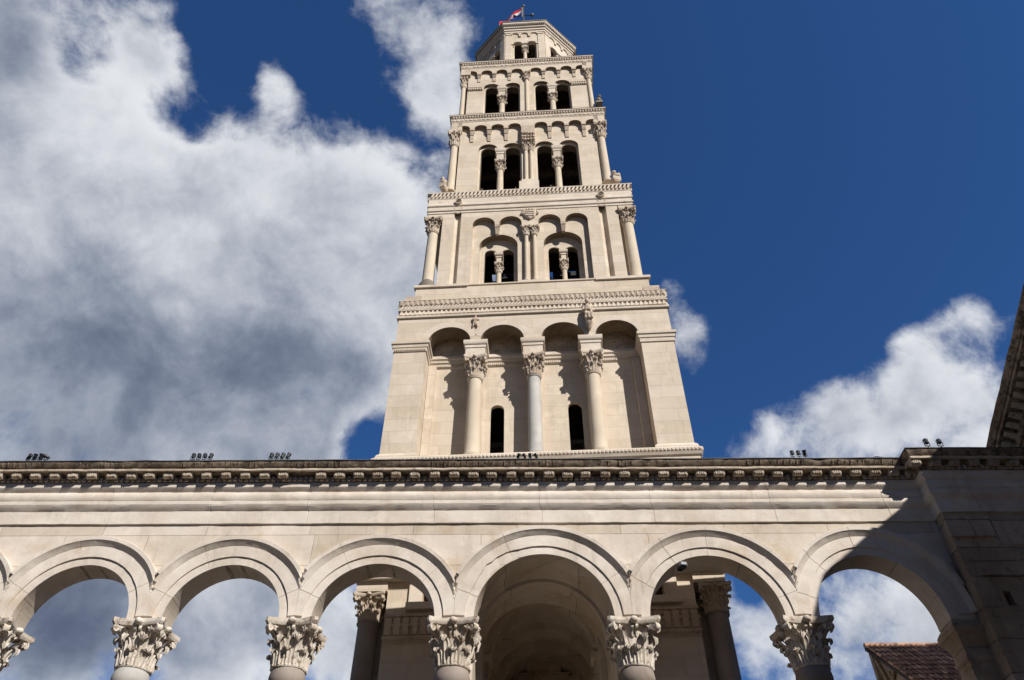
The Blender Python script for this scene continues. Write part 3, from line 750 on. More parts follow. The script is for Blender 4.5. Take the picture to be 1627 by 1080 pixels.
def column(parent, x, y, z0, z1, r, cap_h, hw_scale=1.0, block=None, mat=None, base=True, cap=None, name='column', rot=0.0, n=18):
    # one mesh: base, shaft, capital (and impost block): a sub-part
    b = MB(); H = z1 - z0 - cap_h
    rt = r * .9; pr = []
    if base: pr += [(r * 1.45, 0), (r * 1.45, .10 * min(H, 1) * .5), (r * 1.3, .06), (r * 1.33, .085), (r * 1.12, .11), (r * 1.02, .14)]
    for i in range(7):
        t = i / 6; pr.append((r + (rt - r) * t ** 1.6, (.15 if base else 0) + (H - .04 - (.15 if base else 0)) * t))
    pr += [(rt * 1.14, H - .035), (rt * 1.16, H - .012), (rt * 1.05, H)]
    b.lathe(pr, n=n)
    c = MB(); src = cap or CAPTW
    sc = cap_h; ws = rt / .36 * hw_scale
    c.add(src, Matrix.Translation((0, 0, H)) @ Matrix.Diagonal((ws, ws, sc, 1)))
    c.m = [1] * len(c.f)
    b.add(c)
    if block:
        bw, bd, bh = block
        q = MB(); z = z1 - z0
        q.box(-bw / 2, bw / 2, -bd / 2, bd / 2, z, z + bh * .52)
        prism(q, [[(-bw / 2 - o, -bd / 2 - o), (bw / 2 + o, -bd / 2 - o), (bw / 2 + o, bd / 2 + o), (-bw / 2 - o, bd / 2 + o)] for o in (.0, .02, .02, .045, .06, .06)], [z + bh * .521, z + bh * .55, z + bh * .7, z + bh * .74, z + bh * .82, z + bh])
        q.m = [2] * len(q.f); b.add(q)
    me = b.mesh(name, [mat or M['tower_shaft'], M['tower_cap'], M['tower_trim']], 40)
    return link(name, me, parent, (x, y, z0), rot), me
def recol(me, parent, x, y, z, rot=0.0, name='column'): return link(name, me, parent, (x, y, z), rot)
CAPTW = capital_mb(21, hi=False)

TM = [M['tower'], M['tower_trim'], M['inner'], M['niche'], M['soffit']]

# -- base storey (z 0 .. 12.2), seen through the arches
f = MB(); HB = 3.62
f.wall(-3.0, 3.0, 0, 9.18, .05, .75, [(None, arc_head(-.01, 1.08, 7.87, 24))] )
lowA = MB()
lowA.wall(-3.0, 3.0, 0, 9.18, .05, .75, [(None, arc_head(-.01, 1.08, 7.87, 24)), (8.69, [(-2.30, 9.14), (-1.55, 9.14)]), (8.69, [(1.62, 9.14), (2.42, 9.14)])])
side = MB(); side.wall(-3.0, 3.0, 0, 9.18, .05, .75)
b = MB(); b.add(lowA)
for k in (1, 2, 3): b.add(side, Matrix.Translation((0, YC, 0)) @ Matrix.Rotation(k * pi / 2, 4, 'Z') @ Matrix.Translation((0, -YC, 0)))
for sx in (-1, 1):
    for sy in (-1, 1):
        b.box(min(sx * 2.999, sx * 2.5), max(sx * 2.999, sx * 2.5), YC + min(sy * 2.78, sy * 3.0), YC + max(sy * 2.78, sy * 3.0), 0, 9.17)
b.box(-HB, HB, YC - HB, YC + HB, 9.181, 12.0)
b.box(-3.62, -3.0, -.02, .6, 8.97, 9.18); b.box(3.0, 3.62, -.02, .6, 8.97, 9.18)
b.box(-3.62, 3.62, 7.2 - .6, 7.2 - .06, 8.97, 9.179)
BASE = b.build('base_storey', TM, TOW)
r_ = MB(); ring(r_, HB, [(0, 9.185), (.05, 9.19), (.06, 9.23), (.03, 9.26), (.0, 9.30)]); ring(r_, HB - .02, [(0, 11.9), (.06, 11.95), (.08, 12.0), (.10, 12.04), (.10, 12.10), (.05, 12.16), (.0, 12.2)])
cubes(r_, HB + .05, .085, .045, .0, .045, 12.045, 12.10)
r_.build('string_course', M['tower_trim'], BASE)
# carved band, windows, corner columns
for x0, x1 in ((-2.98, -1.30), (1.30, 2.98)):
    q = MB(); q.box(x0, x1, -.02, .06, 8.03, 8.42); q.box(x0 - .02, x1 + .02, -.05, .06, 8.42, 8.47); q.box(x0 - .02, x1 + .02, -.055, .06, 7.99, 8.035)
    n = int((x1 - x0) / .165)
    for i in range(n):
        u = x0 + (i + .5) * (x1 - x0) / n
        q.hexa([(u - .055, -.015, 8.06), (u + .055, -.015, 8.06), (u + .055, -.045, 8.06), (u - .055, -.045, 8.06), (u - .065, -.015, 8.38), (u + .065, -.015, 8.38), (u + .065, -.075, 8.38), (u - .065, -.075, 8.38)])
        q.sphere((u + (x1 - x0) / n / 2, -.045, 8.25), .034, 5); q.box(u + (x1 - x0) / n / 2 - .010, u + (x1 - x0) / n / 2 + .010, -.04, -.01, 8.05, 8.22)
        q.sphere((u, -.06, 8.40), .022, 4)
    q.jitter(.006, 9); q.build('carved_band', M['tower_cap'], BASE)
for cx, hwid in ((-1.925, .375), (2.02, .40)):
    q = MB()
    q.wall(cx - hwid - .26, cx + hwid + .26, 8.702, 9.165, -.01, .10, [(None, [(cx - hwid, 9.12), (cx + hwid, 9.12)])])
    wdw = q.build('window', M['tower_trim'], BASE)
    q = MB(); q.box(cx - hwid - .30, cx + hwid + .30, -.07, .2, 8.56, 8.70); q.build('sill', M['tower_trim'], wdw)
    q = MB(); q.box(cx - hwid, cx + hwid, .30, .34, 8.70, 9.13); q.mi = 0
    q.box(cx - .02, cx + .02, .26, .30, 8.70, 9.13); q.box(cx - hwid, cx + hwid, .265, .295, 8.90, 8.93)
    q.build('pane', M['timber'], wdw)
cb_, cme = column(BASE, -3.36, .28, .9, 8.96, .225, .53, block=None, mat=M['granite'], cap=capital_mb(4), n=28)
recol(cme, BASE, 3.40, .28, .9)
recol(cme, BASE, -3.36, 2 * YC - .28, .9); recol(cme, BASE, 3.40, 2 * YC - .28, .9)
# the vaulted passage
q = MB()
for (y0, y1, r1, zb) in ((.76, 6.3, 1.16, 7.87), (.45, .75, 1.0, 7.87), (1.7, 2.1, 1.02, 7.87), (2.6, 2.75, .93, 7.87)):
    n = 24
    rows = [[(-.01 - r1 * cos(pi * i / n), y, zb + r1 * sin(pi * i / n)) for i in range(n + 1)] for y in (y0, y1)]
    ro = [[(-.01 - 1.3 * cos(pi * i / n), y, zb + 1.3 * sin(pi * i / n)) for i in range(n + 1)] for y in (y0, y1)]
    q.grid([ro[0], rows[0], rows[1], ro[1]])
    for sx in (-1, 1): q.box(min(-.01 + sx * r1, -.01 + sx * 1.3), max(-.01 + sx * r1, -.01 + sx * 1.3), y0, y1, 0, zb)
    if r1 < 1.1:
        for sx in (-1, 1): q.box(min(-.01 + sx * (r1 - .06), -.01 + sx * 1.3), max(-.01 + sx * (r1 - .06), -.01 + sx * 1.3), y0 - .03, y1 + .03, zb - .16, zb - .02)
q.build('vault', M['arcade'], BASE, 30)
q = MB(); q.box(-1.2, 1.2, 4.2, 4.5, 0, 9.2); q.box(-.95, .95, 3.9, 4.2, 8.6, 8.85); q.box(-.42, .35, 3.75, 4.15, 8.86, 9.0)
q.box(-.95, -.7, 3.95, 4.2, 0, 8.6); q.box(.7, .95, 3.95, 4.2, 0, 8.6)
q.build('doorway', M['niche'], BASE)

# -- second storey: four blind arches on columns
f = MB()
f.box(-3.56, -2.74, 0, .82, 12.2, 15.835)                       # corner pier (one per side)
AB = [(-2.16, .552), (-.785, .560), (.785, .560), (2.16, .552)]
f.box(-3.56, -3.0, 0, .56, 15.836, 17.0)
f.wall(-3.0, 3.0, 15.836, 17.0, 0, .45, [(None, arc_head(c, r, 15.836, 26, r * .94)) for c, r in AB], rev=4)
f.mi = 0
f.wall(-2.9, 2.9, 12.0, 15.45, .62, .72, [(12.35, [(-1.10, 13.98)] + arc_head(-.93, .17, 13.98, 12) + [(-.76, 13.98)]), (12.35, [(.81, 13.98)] + arc_head(.98, .17, 13.98, 12) + [(1.15, 13.98)])])
for x, wd in ((-2.63, .2), (-1.47, .36), (0, .36), (1.47, .36), (2.63, .2)): f.box(x - wd / 2, x + wd / 2, .50, .63, 12.2, 15.45)
b = four(f)
n0 = len(b.f)
f2 = MB(); f2.mi = 3
f2.wall(-2.9, 2.9, 15.451, 17.0, .62, 1.0)
b.add(four(f2))
SEC = b.build('second_storey', TM, TOW)
q = MB()
for k in range(4):
    cx_, cy_ = spin(-3.15, .41, k)
    q.sweep([(cx_ - .41, cy_ - .41), (cx_ + .41, cy_ - .41), (cx_ + .41, cy_ + .41), (cx_ - .41, cy_ + .41)], [(0, 15.50), (.025, 15.51), (.03, 15.62), (.05, 15.64), (.055, 15.72), (.085, 15.75), (.09, 15.83), (.0, 15.845)], .3, .004, close=True)
cc = []
for k in range(4):
    for (u0, u1) in ((-2.74, 2.74),):
        P = [spin(u0, .62, k), spin(u1, .62, k)]
        q.sweep(P, [(0, 15.44), (.02, 15.45), (.025, 15.56), (.07, 15.60), (.075, 15.66), (.11, 15.70), (.11, 15.80), (0, 15.82)], .3, .005)
for k in range(4):
    for x0, n in ((-3.55, 17),):
        for i in range(n):
            x, y = spin(x0 + (i + .5) * .81 / n, -.035, k); q.box(x - .012, x + .012, y - .012, y + .012, 15.535, 15.61)
    for i in range(100):
        x, y = spin(-2.7 + (i + .5) * 5.4 / 100, .585, k); q.box(x - .016, x + .016, y - .016, y + .016, 15.47, 15.55)
q.build('impost_moulding', M['tower_trim'], SEC)
_, me = column(SEC, -1.47, .235, 12.22, 15.30, .185, .64, 1.12, (.50, .43, .53), M['tower_shaft'], cap=capital_mb(8))
recol(me, SEC, 1.47, .235, 12.22)
_, me2 = column(SEC, .0, .235, 12.22, 15.30, .17, .64, 1.16, (.50, .43, .53), M['marble_shaft'], cap=capital_mb(9))
for k in (1, 3):
    for x, m_ in ((-1.47, me), (0, me2), (1.47, me)):
        px_, py_ = spin(x, .235, k); recol(m_, SEC, px_, py_, 12.22, k * pi / 2)
for k in range(4):
    q = MB(); x, y = spin(-3.15, .41, k); q.sweep([(x - .41, y - .41), (x + .41, y - .41), (x + .41, y + .41), (x - .41, y + .41)], [(0, 12.0), (.07, 12.0), (.07, 12.22), (.05, 12.26), (.0, 12.32)], close=True)
    q.build('plinth', M['tower_trim'], SEC)
for k in range(4):
    pass
# arch rings: slightly different stone on the face of each arch
for (c, r) in AB:
    q = MB(); n = 30
    rows = []
    for j in range(n + 1):
        a = .25 + (pi - .5) * j / n
        rows.append([(c - (r + d) * cos(a), -o, 15.836 + (r * .94 + d) * sin(a)) for d, o in ((.002, -.02), (.002, .003), (.19, .003), (.195, -.02))])
    q.grid(rows); q.build('arch_ring', M['tower_trim'], SEC)

def cornice_b():
    c = MB()
    ring(c, 3.56, [(0, 16.73), (.05, 16.74), (.055, 16.80), (.03, 16.83), (.0, 16.84), (.0, 17.0), (.045, 17.02), (.05, 17.055), (.015, 17.065), (.015, 17.19), (.03, 17.20), (.03, 17.385), (.06, 17.39), (.06, 17.41), (0, 17.44)])
    for k in range(4):
        n = 58
        for q_ in range(n + 1):
            u = -3.5 + 7.0 * q_ / n
            P = []
            for z_, hw_, o_ in ((16.845, .052, .050), (17.015, .014, .030)):
                for du, o in ((-hw_, -.01), (hw_, -.01), (hw_, o_), (-hw_, o_)):
                    x, y = spin(u + du, YC - 3.56 - o, k); P.append((x, y, z_))
            c.hexa([P[3], P[2], P[1], P[0], P[7], P[6], P[5], P[4]])
    cubes(c, 3.575, .09, .062, .0, .030, 17.075, 17.185, slant=.06)   # twisted rope
    return c
c = cornice_b(); c.jitter(.003, 10)
cb3 = c.build('cornice', M['tower_trim'], SEC)
c = MB(); cubes(c, 3.59, .135, .118, -.01, .018, 17.205, 17.385); cubes(c, 3.59, .135, .05, .0, .036, 17.23, 17.37); c.jitter(.005, 12)
c.build('leaf_row', M['tower_cap'], cb3)

# -- third storey: free corner columns, paired lights in big arches
f = MB()
Y3 = .36
hd3 = []
AC = [(-1.43, .345), (-.60, .345), (.60, .345), (1.43, .345)]
head = [(-1.775, 21.2)] + arc_head(-1.43, .345, 21.2, 18, .36) + [(-1.085, 21.17), (-.945, 21.17), (-.945, 21.2)] + arc_head(-.60, .345, 21.2, 18, .36) + [(-.255, 21.03), (.255, 21.03), (.255, 21.2)] + arc_head(.60, .345, 21.2, 18, .36) + [(.945, 21.17), (1.085, 21.17), (1.085, 21.2)] + arc_head(1.43, .345, 21.2, 18, .36) + [(1.775, 21.2)]
fl = [(18.46, [(sx * 2.26 - .115, 22.0), (sx * 2.26 + .115, 22.0)]) for sx in (-1, 1)]
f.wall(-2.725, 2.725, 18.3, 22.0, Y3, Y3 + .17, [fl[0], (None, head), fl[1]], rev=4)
for sx in (-1, 1):                                            # the hollow channels cut into the wall
    f.grid([[(sx * 2.26 - .115 * cos(pi * j / 12), Y3 + .002 + .15 * sin(pi * j / 12), z) for j in range(13)] for z in (18.46, 22.0)])
    f.grid([[(sx * 2.26 - .115 * cos(pi * j / 12), Y3 + .002, 18.46) for j in range(13)], [(sx * 2.26 - .115 * cos(pi * j / 12), Y3 + .002 + .15 * sin(pi * j / 12), 18.462) for j in range(13)]])
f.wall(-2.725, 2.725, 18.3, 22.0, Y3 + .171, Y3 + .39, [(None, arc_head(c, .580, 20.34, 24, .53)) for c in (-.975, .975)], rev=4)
lights = []
for c in (-.965, .965):
    lights.append((18.36, arc_head(c - .258, .185, 20.22, 12) + arc_head(c + .258, .185, 20.22, 12)))
f.wall(-2.5, 2.5, 18.3, 22.0, Y3 + .391, Y3 + .43, lights)
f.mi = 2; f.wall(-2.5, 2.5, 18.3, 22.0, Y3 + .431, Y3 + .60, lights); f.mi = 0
f.box(-2.72, -2.30, Y3 + .001, Y3 + .46, 17.4, 18.3)
f.box(-2.73, -2.48, Y3 + .395, Y3 + .5, 18.3, 22.0)
b = four(f, (0, 2))
fs_ = MB(); fs_.add(f, Matrix.Translation((0, .43, 0)))
b.add(four(fs_, (1, 3)))
for sx in (-1, 1): b.box(min(sx * 2.73, sx * 3.2), max(sx * 2.73, sx * 3.2), Y3 + .441, 2 * YC - Y3 - .441, 21.66, 22.0)
b.box(-3.2, 3.2, YC - 3.2, YC - 2.6, 17.42, 18.28); b.box(-3.2, 3.2, YC + 2.6, YC + 3.2, 17.42, 18.28); b.box(-3.2, -2.6, YC - 2.599, YC + 2.599, 17.42, 18.28); b.box(2.6, 3.2, YC - 2.599, YC + 2.599, 17.42, 18.28)
for k in range(4):
    P = [spin(-3.2, Y3, k), spin(-2.726, Y3 + .44, k)]
    x0, x1 = sorted((P[0][0], P[1][0])); y0, y1 = sorted((P[0][1], P[1][1])); b.box(x0, x1, y0, y1, 21.66, 22.0)
e = MB()
for x0, x1, y0, y1 in ((-3.2, 3.2, YC - 3.2, YC - 2.6), (-3.2, 3.2, YC + 2.6, YC + 3.2), (-3.2, -2.6, YC - 2.599, YC + 2.599), (2.6, 3.2, YC - 2.599, YC + 2.599)): e.box(x0, x1, y0, y1, 22.001, 22.95)
b.add(e)
THI = b.build('third_storey', TM, TOW)
q = MB()
ring(q, 3.2, [(0, 17.445), (.20, 17.446), (.20, 17.62), (.13, 17.64), (.13, 17.82), (.07, 17.84), (.07, 18.29), (.10, 18.30), (.10, 18.345), (.0, 18.36)], .4, .006)
q.build('plinth', M['tower'], THI)
for k in range(4):
    q = MB(); x, y = spin(-3.26, YC - 3.26, k)
    q.box(x - .22, x + .22, y - .22, y + .22, 17.43, 17.72)
    q.jitter(.01, 4); q.build('corner_step', M['tower_cap'], THI)
q = MB()
ring(q, 3.2, [(0, 21.83), (.02, 21.84), (.02, 21.93), (.05, 21.95), (.055, 22.0), (.02, 22.04), (.02, 22.16), (.055, 22.2), (.06, 22.26), (.04, 22.30), (.03, 22.34), (.03, 22.56), (.05, 22.60), (.05, 22.63), (.01, 22.645), (.01, 22.83), (.09, 22.84), (.095, 22.88), (.0, 22.93)])
cubes(q, 3.205, .125, .060, 0, .088, 22.65, 22.835, slant=.06)
q.jitter(.003, 10); q.build('cornice', M['tower_trim'], THI)
for x0, x1 in ((-3.33, -1.80), (1.80, 3.33)):
    q = MB(); q.box(x0, x1, .24, .40, 18.27, 18.36); q.build('ledge', M['tower_trim'], THI)
_, mc = column(THI, -3.02, Y3 + .20, 18.36, 21.655, .175, .60, 1.15, None, M['tower_shaft'], cap=capital_mb(14))
for k in (1, 2, 3): x, y = spin(-3.02, Y3 + .20, k); recol(mc, THI, x, y, 18.36, k * pi / 2)
q = MB(); q.lathe([(.27, 18.36), (.275, 18.42), (.26, 18.62), (.22, 18.72), (.16, 18.75)], -3.02, Y3 + .20, 16); q.jitter(.03, 5); q.build('column_foot', M['grime_edge'], THI, 40)
for sx in (-1, 1):
    q = MB(); x = sx * 2.26
    # the spout mouth: a ring facing out and down
    n = 16
    for (ra, rb, oa, ob) in ((.105, .125, .14, .13), (.125, .12, .13, .0), (.105, .075, .14, .11), (.075, .07, .11, .0)):
        rows = [[(x + r * cos(2 * pi * j / n), Y3 + .02 - o, 22.36 + r * sin(2 * pi * j / n)) for j in range(n)] for r, o in ((ra, oa), (rb, ob))]
        q.grid(rows, close=True)
    for z_ in (21.90, 22.06, 22.22):
        for j in range(9): a_ = pi * j / 8; q.sphere((x + .125 * cos(a_), Y3 - .005, z_ + .10 - .16 * sin(a_)), .034, 4)
    rr_ = q.build('spout', M['tower'], THI, 40)
    q = MB(); q.poly([(x + .075 * cos(2 * pi * j / 16), Y3 - .1, 22.36 + .1 * sin(2 * pi * j / 16)) for j in range(16)]); q.build('spout_shade_disc', M['inner'], rr_)  # dark disc painted as the shade inside the hollow
_, mt = column(THI, -.125, Y3 + .09, 18.52, 21.03, .068, .40, 1.45, None, M['tower_shaft'], cap=CAPTW, n=12)
recol(mt, THI, .125, Y3 + .09, 18.52)
q = MB(); q.box(-.40, .40, Y3 - .02, Y3 + .18, 18.25, 18.36); q.box(-.36, .36, Y3 - .0, Y3 + .18, 18.36, 18.52); q.build('column_base', M['tower_trim'], THI)
q = MB(); q.box(-.29, .29, Y3 - .015, Y3 + .165, 20.98, 21.045); q.build('impost_block', M['tower_trim'], THI)
for sx in (-1, 1):
    q = MB(); c = sx * 1.015
    q.box(c - .075, c + .075, Y3 - .01, Y3 + .165, 21.04, 21.17); q.hexa([(c - .05, Y3 + .08, 20.80), (c + .05, Y3 + .08, 20.80), (c + .05, Y3 + .165, 20.80), (c - .05, Y3 + .165, 20.80), (c - .07, Y3, 21.04), (c + .07, Y3, 21.04), (c + .07, Y3 + .165, 21.04), (c - .07, Y3 + .165, 21.04)])
    q.jitter(.008, 9); q.build('corbel', M['tower_cap'], THI)
_, mm = column(THI, -.975, Y3 + .49, 18.36, 19.82, .078, .40, 1.25, (.14, .20, .40), M['tower_shaft'], cap=CAPTW, n=14)
for k in range(4):
    for c in (-.965, .965):
        if k == 0 and c < 0: continue
        x, y = spin(c * .975 / .965, Y3 + .49 + (.43 if k in (1, 3) else 0), k); recol(mm, THI, x, y, 18.36, k * pi / 2)
# the crest
q = MB()
out = [(-.20, .17), (.20, .17), (.21, .0), (.15, -.16), (0, -.27), (-.15, -.16), (-.21, 0)]
prism_pts = [[(x * s_, z * s_) for x, z in out] for s_ in (1, 1, .8)]
ids = [[q.vert((x, Y3 - o, 21.58 + z)) for x, z in pp] for pp, o in zip(prism_pts, (-.02, .05, .08))]
for a_, b_ in zip(ids, ids[1:]):
    for j in range(7): q.face((a_[j], a_[(j + 1) % 7], b_[(j + 1) % 7], b_[j]))
q.face(ids[-1])
for j in range(9): a_ = pi * j / 8; q.sphere((.24 * cos(a_), Y3 - .03, 21.62 + .2 * sin(a_)), .05, 4)
for j in range(3): q.box(-.13, .13, Y3 - .10, Y3 - .07, 21.44 + .09 * j, 21.47 + .09 * j)
q.jitter(.012, 8); q.build('carved_crest', M['tower_cap'], THI)

# -- fourth and fifth storeys: corbel tables over paired openings
def open_storey(name, zb, zt, hf, hwb, cx, yw, ocs, orad, ospr, osill, sp_c, sp_r, sp_z, corb_z, colx, col_r, cap0, cap1, cap2, mul_r, mcap, mblk, twin):
    yf = YC - hf
    f = MB()
    # projecting arched frieze
    c0 = .5 * (hwb) + .0
    xs = sp_c
    head = []
    lim = colx - .25
    for i, c in enumerate(xs):
        head += arc_head(c, sp_r, sp_z, 12)
        if i == 3: head += [(xs[3] + sp_r, cap2 - .02), (xs[4] - sp_r, cap2 - .02), (xs[4] - sp_r, sp_z)]
        elif i < 7: head += [(c + sp_r, sp_z), (xs[i + 1] - sp_r, sp_z)]
    f.wall(-hf + .40, hf - .40, sp_z - .015 if False else cap2 - .03, zt, yf, yf + .17, [(None, head)], rev=4)
    f.box(-hf, -hf + .399, yf, yf + .40, cap2, zt)
    ops = [(osill, arc_head(ocs[i], orad, ospr, 16) + arc_head(ocs[i + 1], orad, ospr, 16)) for i in (0, 2)]
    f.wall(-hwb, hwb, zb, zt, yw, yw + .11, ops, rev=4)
    ops2 = [(osill, arc_head(ocs[i], orad * .80, ospr - .05, 16, orad * .86) + arc_head(ocs[i + 1], orad * .80, ospr - .05, 16, orad * .86)) for i in (0, 2)]
    f.wall(-hwb + .1, hwb - .1, zb, zt, yw + .111, yw + .15, ops2)
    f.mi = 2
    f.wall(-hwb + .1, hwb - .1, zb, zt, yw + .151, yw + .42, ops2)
    f.mi = 0
    f.box(-hwb - .002, -hwb + .16, yw + .01, yw + .4, zb, zt)
    b = four(f)
    ST = b.build(name, TM, TOW)
    # corbels
    q = MB()
    for k in range(4):
        for i in range(7):
            if i == 3: continue
            c = (xs[i] + xs[i + 1]) / 2; h_ = sp_z - corb_z
            l_ = MB()
            l_.box(c - .085, c + .085, yf - .01, yw + .02, sp_z - .10, sp_z - .002)
            l_.hexa([(c - .07, yf + .07, sp_z - .45 * h_), (c + .07, yf + .07, sp_z - .45 * h_), (c + .07, yw + .02, sp_z - .45 * h_), (c - .07, yw + .02, sp_z - .45 * h_), (c - .075, yf + .01, sp_z - .101), (c + .075, yf + .01, sp_z - .101), (c + .075, yw + .02, sp_z - .101), (c - .075, yw + .02, sp_z - .101)])
            l_.hexa([(c - .06, yw - .03, corb_z), (c + .06, yw - .03, corb_z), (c + .06, yw + .02, corb_z), (c - .06, yw + .02, corb_z), (c - .065, yf + .09, sp_z - .46 * h_), (c + .065, yf + .09, sp_z - .46 * h_), (c + .065, yw + .02, sp_z - .46 * h_), (c - .065, yw + .02, sp_z - .46 * h_)])
            m = Matrix.Translation((0, YC, 0)) @ Matrix.Rotation(k * pi / 2, 4, 'Z') @ Matrix.Translation((0, -YC, 0))
            l_.jitter(.006, 9)
            if k == 0: l_.build('corbel', M['tower_cap'], ST)
            else: q.add(l_, m)
    q.build('corbel_table', M['tower_cap'], ST)
    # corner columns
    _, me = column(ST, -colx, yf + .2, cap0, cap2, col_r, cap2 - cap1, 1.25, None, M['tower_shaft'], cap=CAPTW)
    for k in (1, 2, 3): x, y = spin(-colx, yf + .2, k); recol(me, ST, x, y, cap0, k * pi / 2)
    # mullion columns
    mm = None
    for k in range(4):
        for c in ((ocs[0] + ocs[1]) / 2, (ocs[2] + ocs[3]) / 2):
            x, y = spin(c, yw + .17, k)
            if mm is None: _, mm = column(ST, x, y, osill, mcap[1], mul_r, mcap[1] - mcap[0], 1.2, (mblk, .30, ospr - mcap[1]), M['tower_shaft'], cap=CAPTW, n=16)
            else: recol(mm, ST, x, y, osill, k * pi / 2)
    if twin:
        _, tw_ = column(ST, -.093, yf + .12, twin[0], twin[1], .072, .42, 1.3, None, M['tower_shaft'], cap=CAPTW, n=12)
        recol(tw_, ST, .093, yf + .12, twin[0])
        q = MB(); q.box(-.33, .33, yf - .06, yw + .05, zb + .02, twin[0] - .14); q.box(-.25, .25, yf - .03, yw + .05, twin[0] - .14, twin[0]); q.build('column_base', M['tower_trim'], ST)
        q = MB(); q.box(-.25, .25, yf - .03, yw + .02, twin[1], cap2 + .02)
        for i in range(5):
            for j in range(3): q.sphere((-.2 + .1 * i, yf - .04, twin[1] + .1 + .2 * j), .065, 4)
        q.jitter(.02, 8); q.build('carved_block', M['tower_cap'], ST, 40)
    else:
        column(ST, 0, yf + .12, zb + .05, cap2, .082, .55, 1.5, None, M['tower_shaft'], cap=CAPTW, n=14)
    return ST
# fourth
xs4 = [-2.36, -1.735, -1.11, -.485, .485, 1.11, 1.735, 2.36]
FOU = open_storey('fourth_storey', 22.94, 28.02, 2.83, 2.50, 0, .88, [-1.445, -.575, .575, 1.445], .335, 26.31, 23.62, xs4, .235, 27.52, 26.82, 2.69, .14, 23.75, 26.6, 27.46, .118, (25.12, 25.62), .25, (24.05, 26.42))
def top_cornice(hw, z, h, parent, mat_top=True):
    q = MB(); k = h
    ring(q, hw, [(0, z), (.02, z + .02), (.03, z + .06), (.015, z + .08), (.015, z + .20 * k), (.03, z + .22 * k), (.035, z + .52 * k), (.055, z + .56 * k), (.055, z + .60 * k), (.01, z + .62 * k), (.01, z + .84 * k), (.10, z + .87 * k), (.105, z + k), (.0, z + k + .04)])
    cubes(q, hw + .005, .10, .05, -.01, .075, z + .63 * k, z + .84 * k, slant=.035)
    cubes(q, hw + .03, .16, .10, -.02, .014, z + .26 * k, z + .50 * k, drop=.12)
    q.jitter(.003, 10); c = q.build('cornice', M['tower_trim'], parent)
    q = MB(); ring(q, hw, [(.03, z + k + .034), (.110, z + k + .003), (.116, z + k + .011), (.03, z + k + .05)]); q.build('capping', M['grime_edge'], c)
    return c
top_cornice(2.82, 27.98, .42, FOU)
for k in range(4):
    q = MB(); x, y = spin(-2.86, .70, k)
    d = Vector((x, y - YC)).normalized()
    q.box(-.16, .16, -.28, .16, 23.36, 23.66); q.box(-.13, .13, -.24, .1, 23.28, 23.36)
    q.sphere((0, -.10, 23.86), .17, 7, (1, 1.3, 1.0)); q.sphere((0, -.25, 24.02), .12, 6, (1, 1, 1.05)); q.box(-.10, -.05, -.3, -.2, 23.65, 23.8); q.box(.05, .10, -.3, -.2, 23.65, 23.8)
    q.sphere((0, .02, 24.12), .13, 6)
    q.jitter(.03, 6); q.v = [(a_ * .62, b_ * .62, 23.3 + (c_ - 23.3) * .66) for a_, b_, c_ in q.v]; q.build('lion', M['tower_cap'], FOU, 40, (x, y, .30), k * pi / 2 - (pi / 10 if k == 0 else -pi / 10))
# fifth
xs5 = [-2.24, -1.625, -1.005, -.385, .385, 1.005, 1.625, 2.24]
FIF = open_storey('fifth_storey', 28.40, 32.55, 2.69, 2.38, 0, .99, [-1.42, -.58, .58, 1.42], .31, 31.05, 28.86, xs5, .225, 32.08, 31.54, 2.56, .095, 28.9, 31.24, 32.02, .118, (29.98, 30.40), .26, None)
for x0, x1 in ((-2.38, -1.76), (1.76, 2.38)):
    q = MB()
    q.box(x0, x1, .95, 1.01, 30.86, 31.12)
    n = int((x1 - x0) / .085)
    for i in range(n):
        u = x0 + (i + .5) * (x1 - x0) / n; q.box(u - .025, u + .025, .92, .96, 30.89, 30.98); q.box(u - .025, u + .025, .91, .96, 31.02, 31.11)
    q.build('string_course', M['tower_trim'], FIF)
top_cornice(2.68, 32.48, .46, FIF)
q = MB(); x, y = 2.62, .98; q.sphere((x + .12, y - .15, 29.18), .13, 6, (1, 1.2, 1.3)); q.sphere((x + .14, y - .24, 29.36), .09, 5); q.box(x + .0, x + .24, y - .26, y, 28.95, 29.08); q.jitter(.03, 6); q.build('lion', M['grime_edge'], FIF, 40)

# -- octagonal lantern
OA = 2.13; sd8 = 2 * OA * math.tan(pi / 8)
f = MB(); zl0, zl1 = 33.0, 37.25
f.wall(-sd8 / 2, sd8 / 2, zl0, zl1, 0, .12, [(34.25, arc_head(-.31, .215, 35.77, 14) + arc_head(.31, .215, 35.77, 14)) for _ in (0,)])
f.wall(-sd8 / 2 + .05, sd8 / 2 - .05, zl0, zl1, .121, .15, [(34.25, arc_head(-.29, .18, 35.74, 14) + arc_head(.29, .18, 35.74, 14))])
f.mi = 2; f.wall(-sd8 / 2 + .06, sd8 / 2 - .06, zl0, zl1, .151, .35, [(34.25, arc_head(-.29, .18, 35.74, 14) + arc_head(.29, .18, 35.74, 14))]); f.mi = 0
for sx in (-1, 1): f.box(min(sx * .60, sx * (sd8 / 2 - .012)), max(sx * .60, sx * (sd8 / 2 - .012)), -.035, .02, zl0, 36.75)
hd = []
for i, c in enumerate((-.42, 0, .42)):
    hd += arc_head(c, .15, 36.62, 10)
    if i < 2: hd += [(c + .15, 36.62), (c + .42 - .15, 36.62)]
f.wall(-.60, .60, 36.60, zl1, -.05, .0, [(None, hd)])
for c in (-.21, .21): f.box(c - .05, c + .05, -.06, .0, 36.42, 36.61)
for sx in (-1, 1): f.box(min(sx * .58, sx * .86), max(sx * .58, sx * .86), -.06, .0, 36.60, 36.72)
for c, wd in ((-.56, .07), (.56, .07)): f.box(c - wd, c + wd, -.04, .3, 35.68, 35.77)
b = MB()
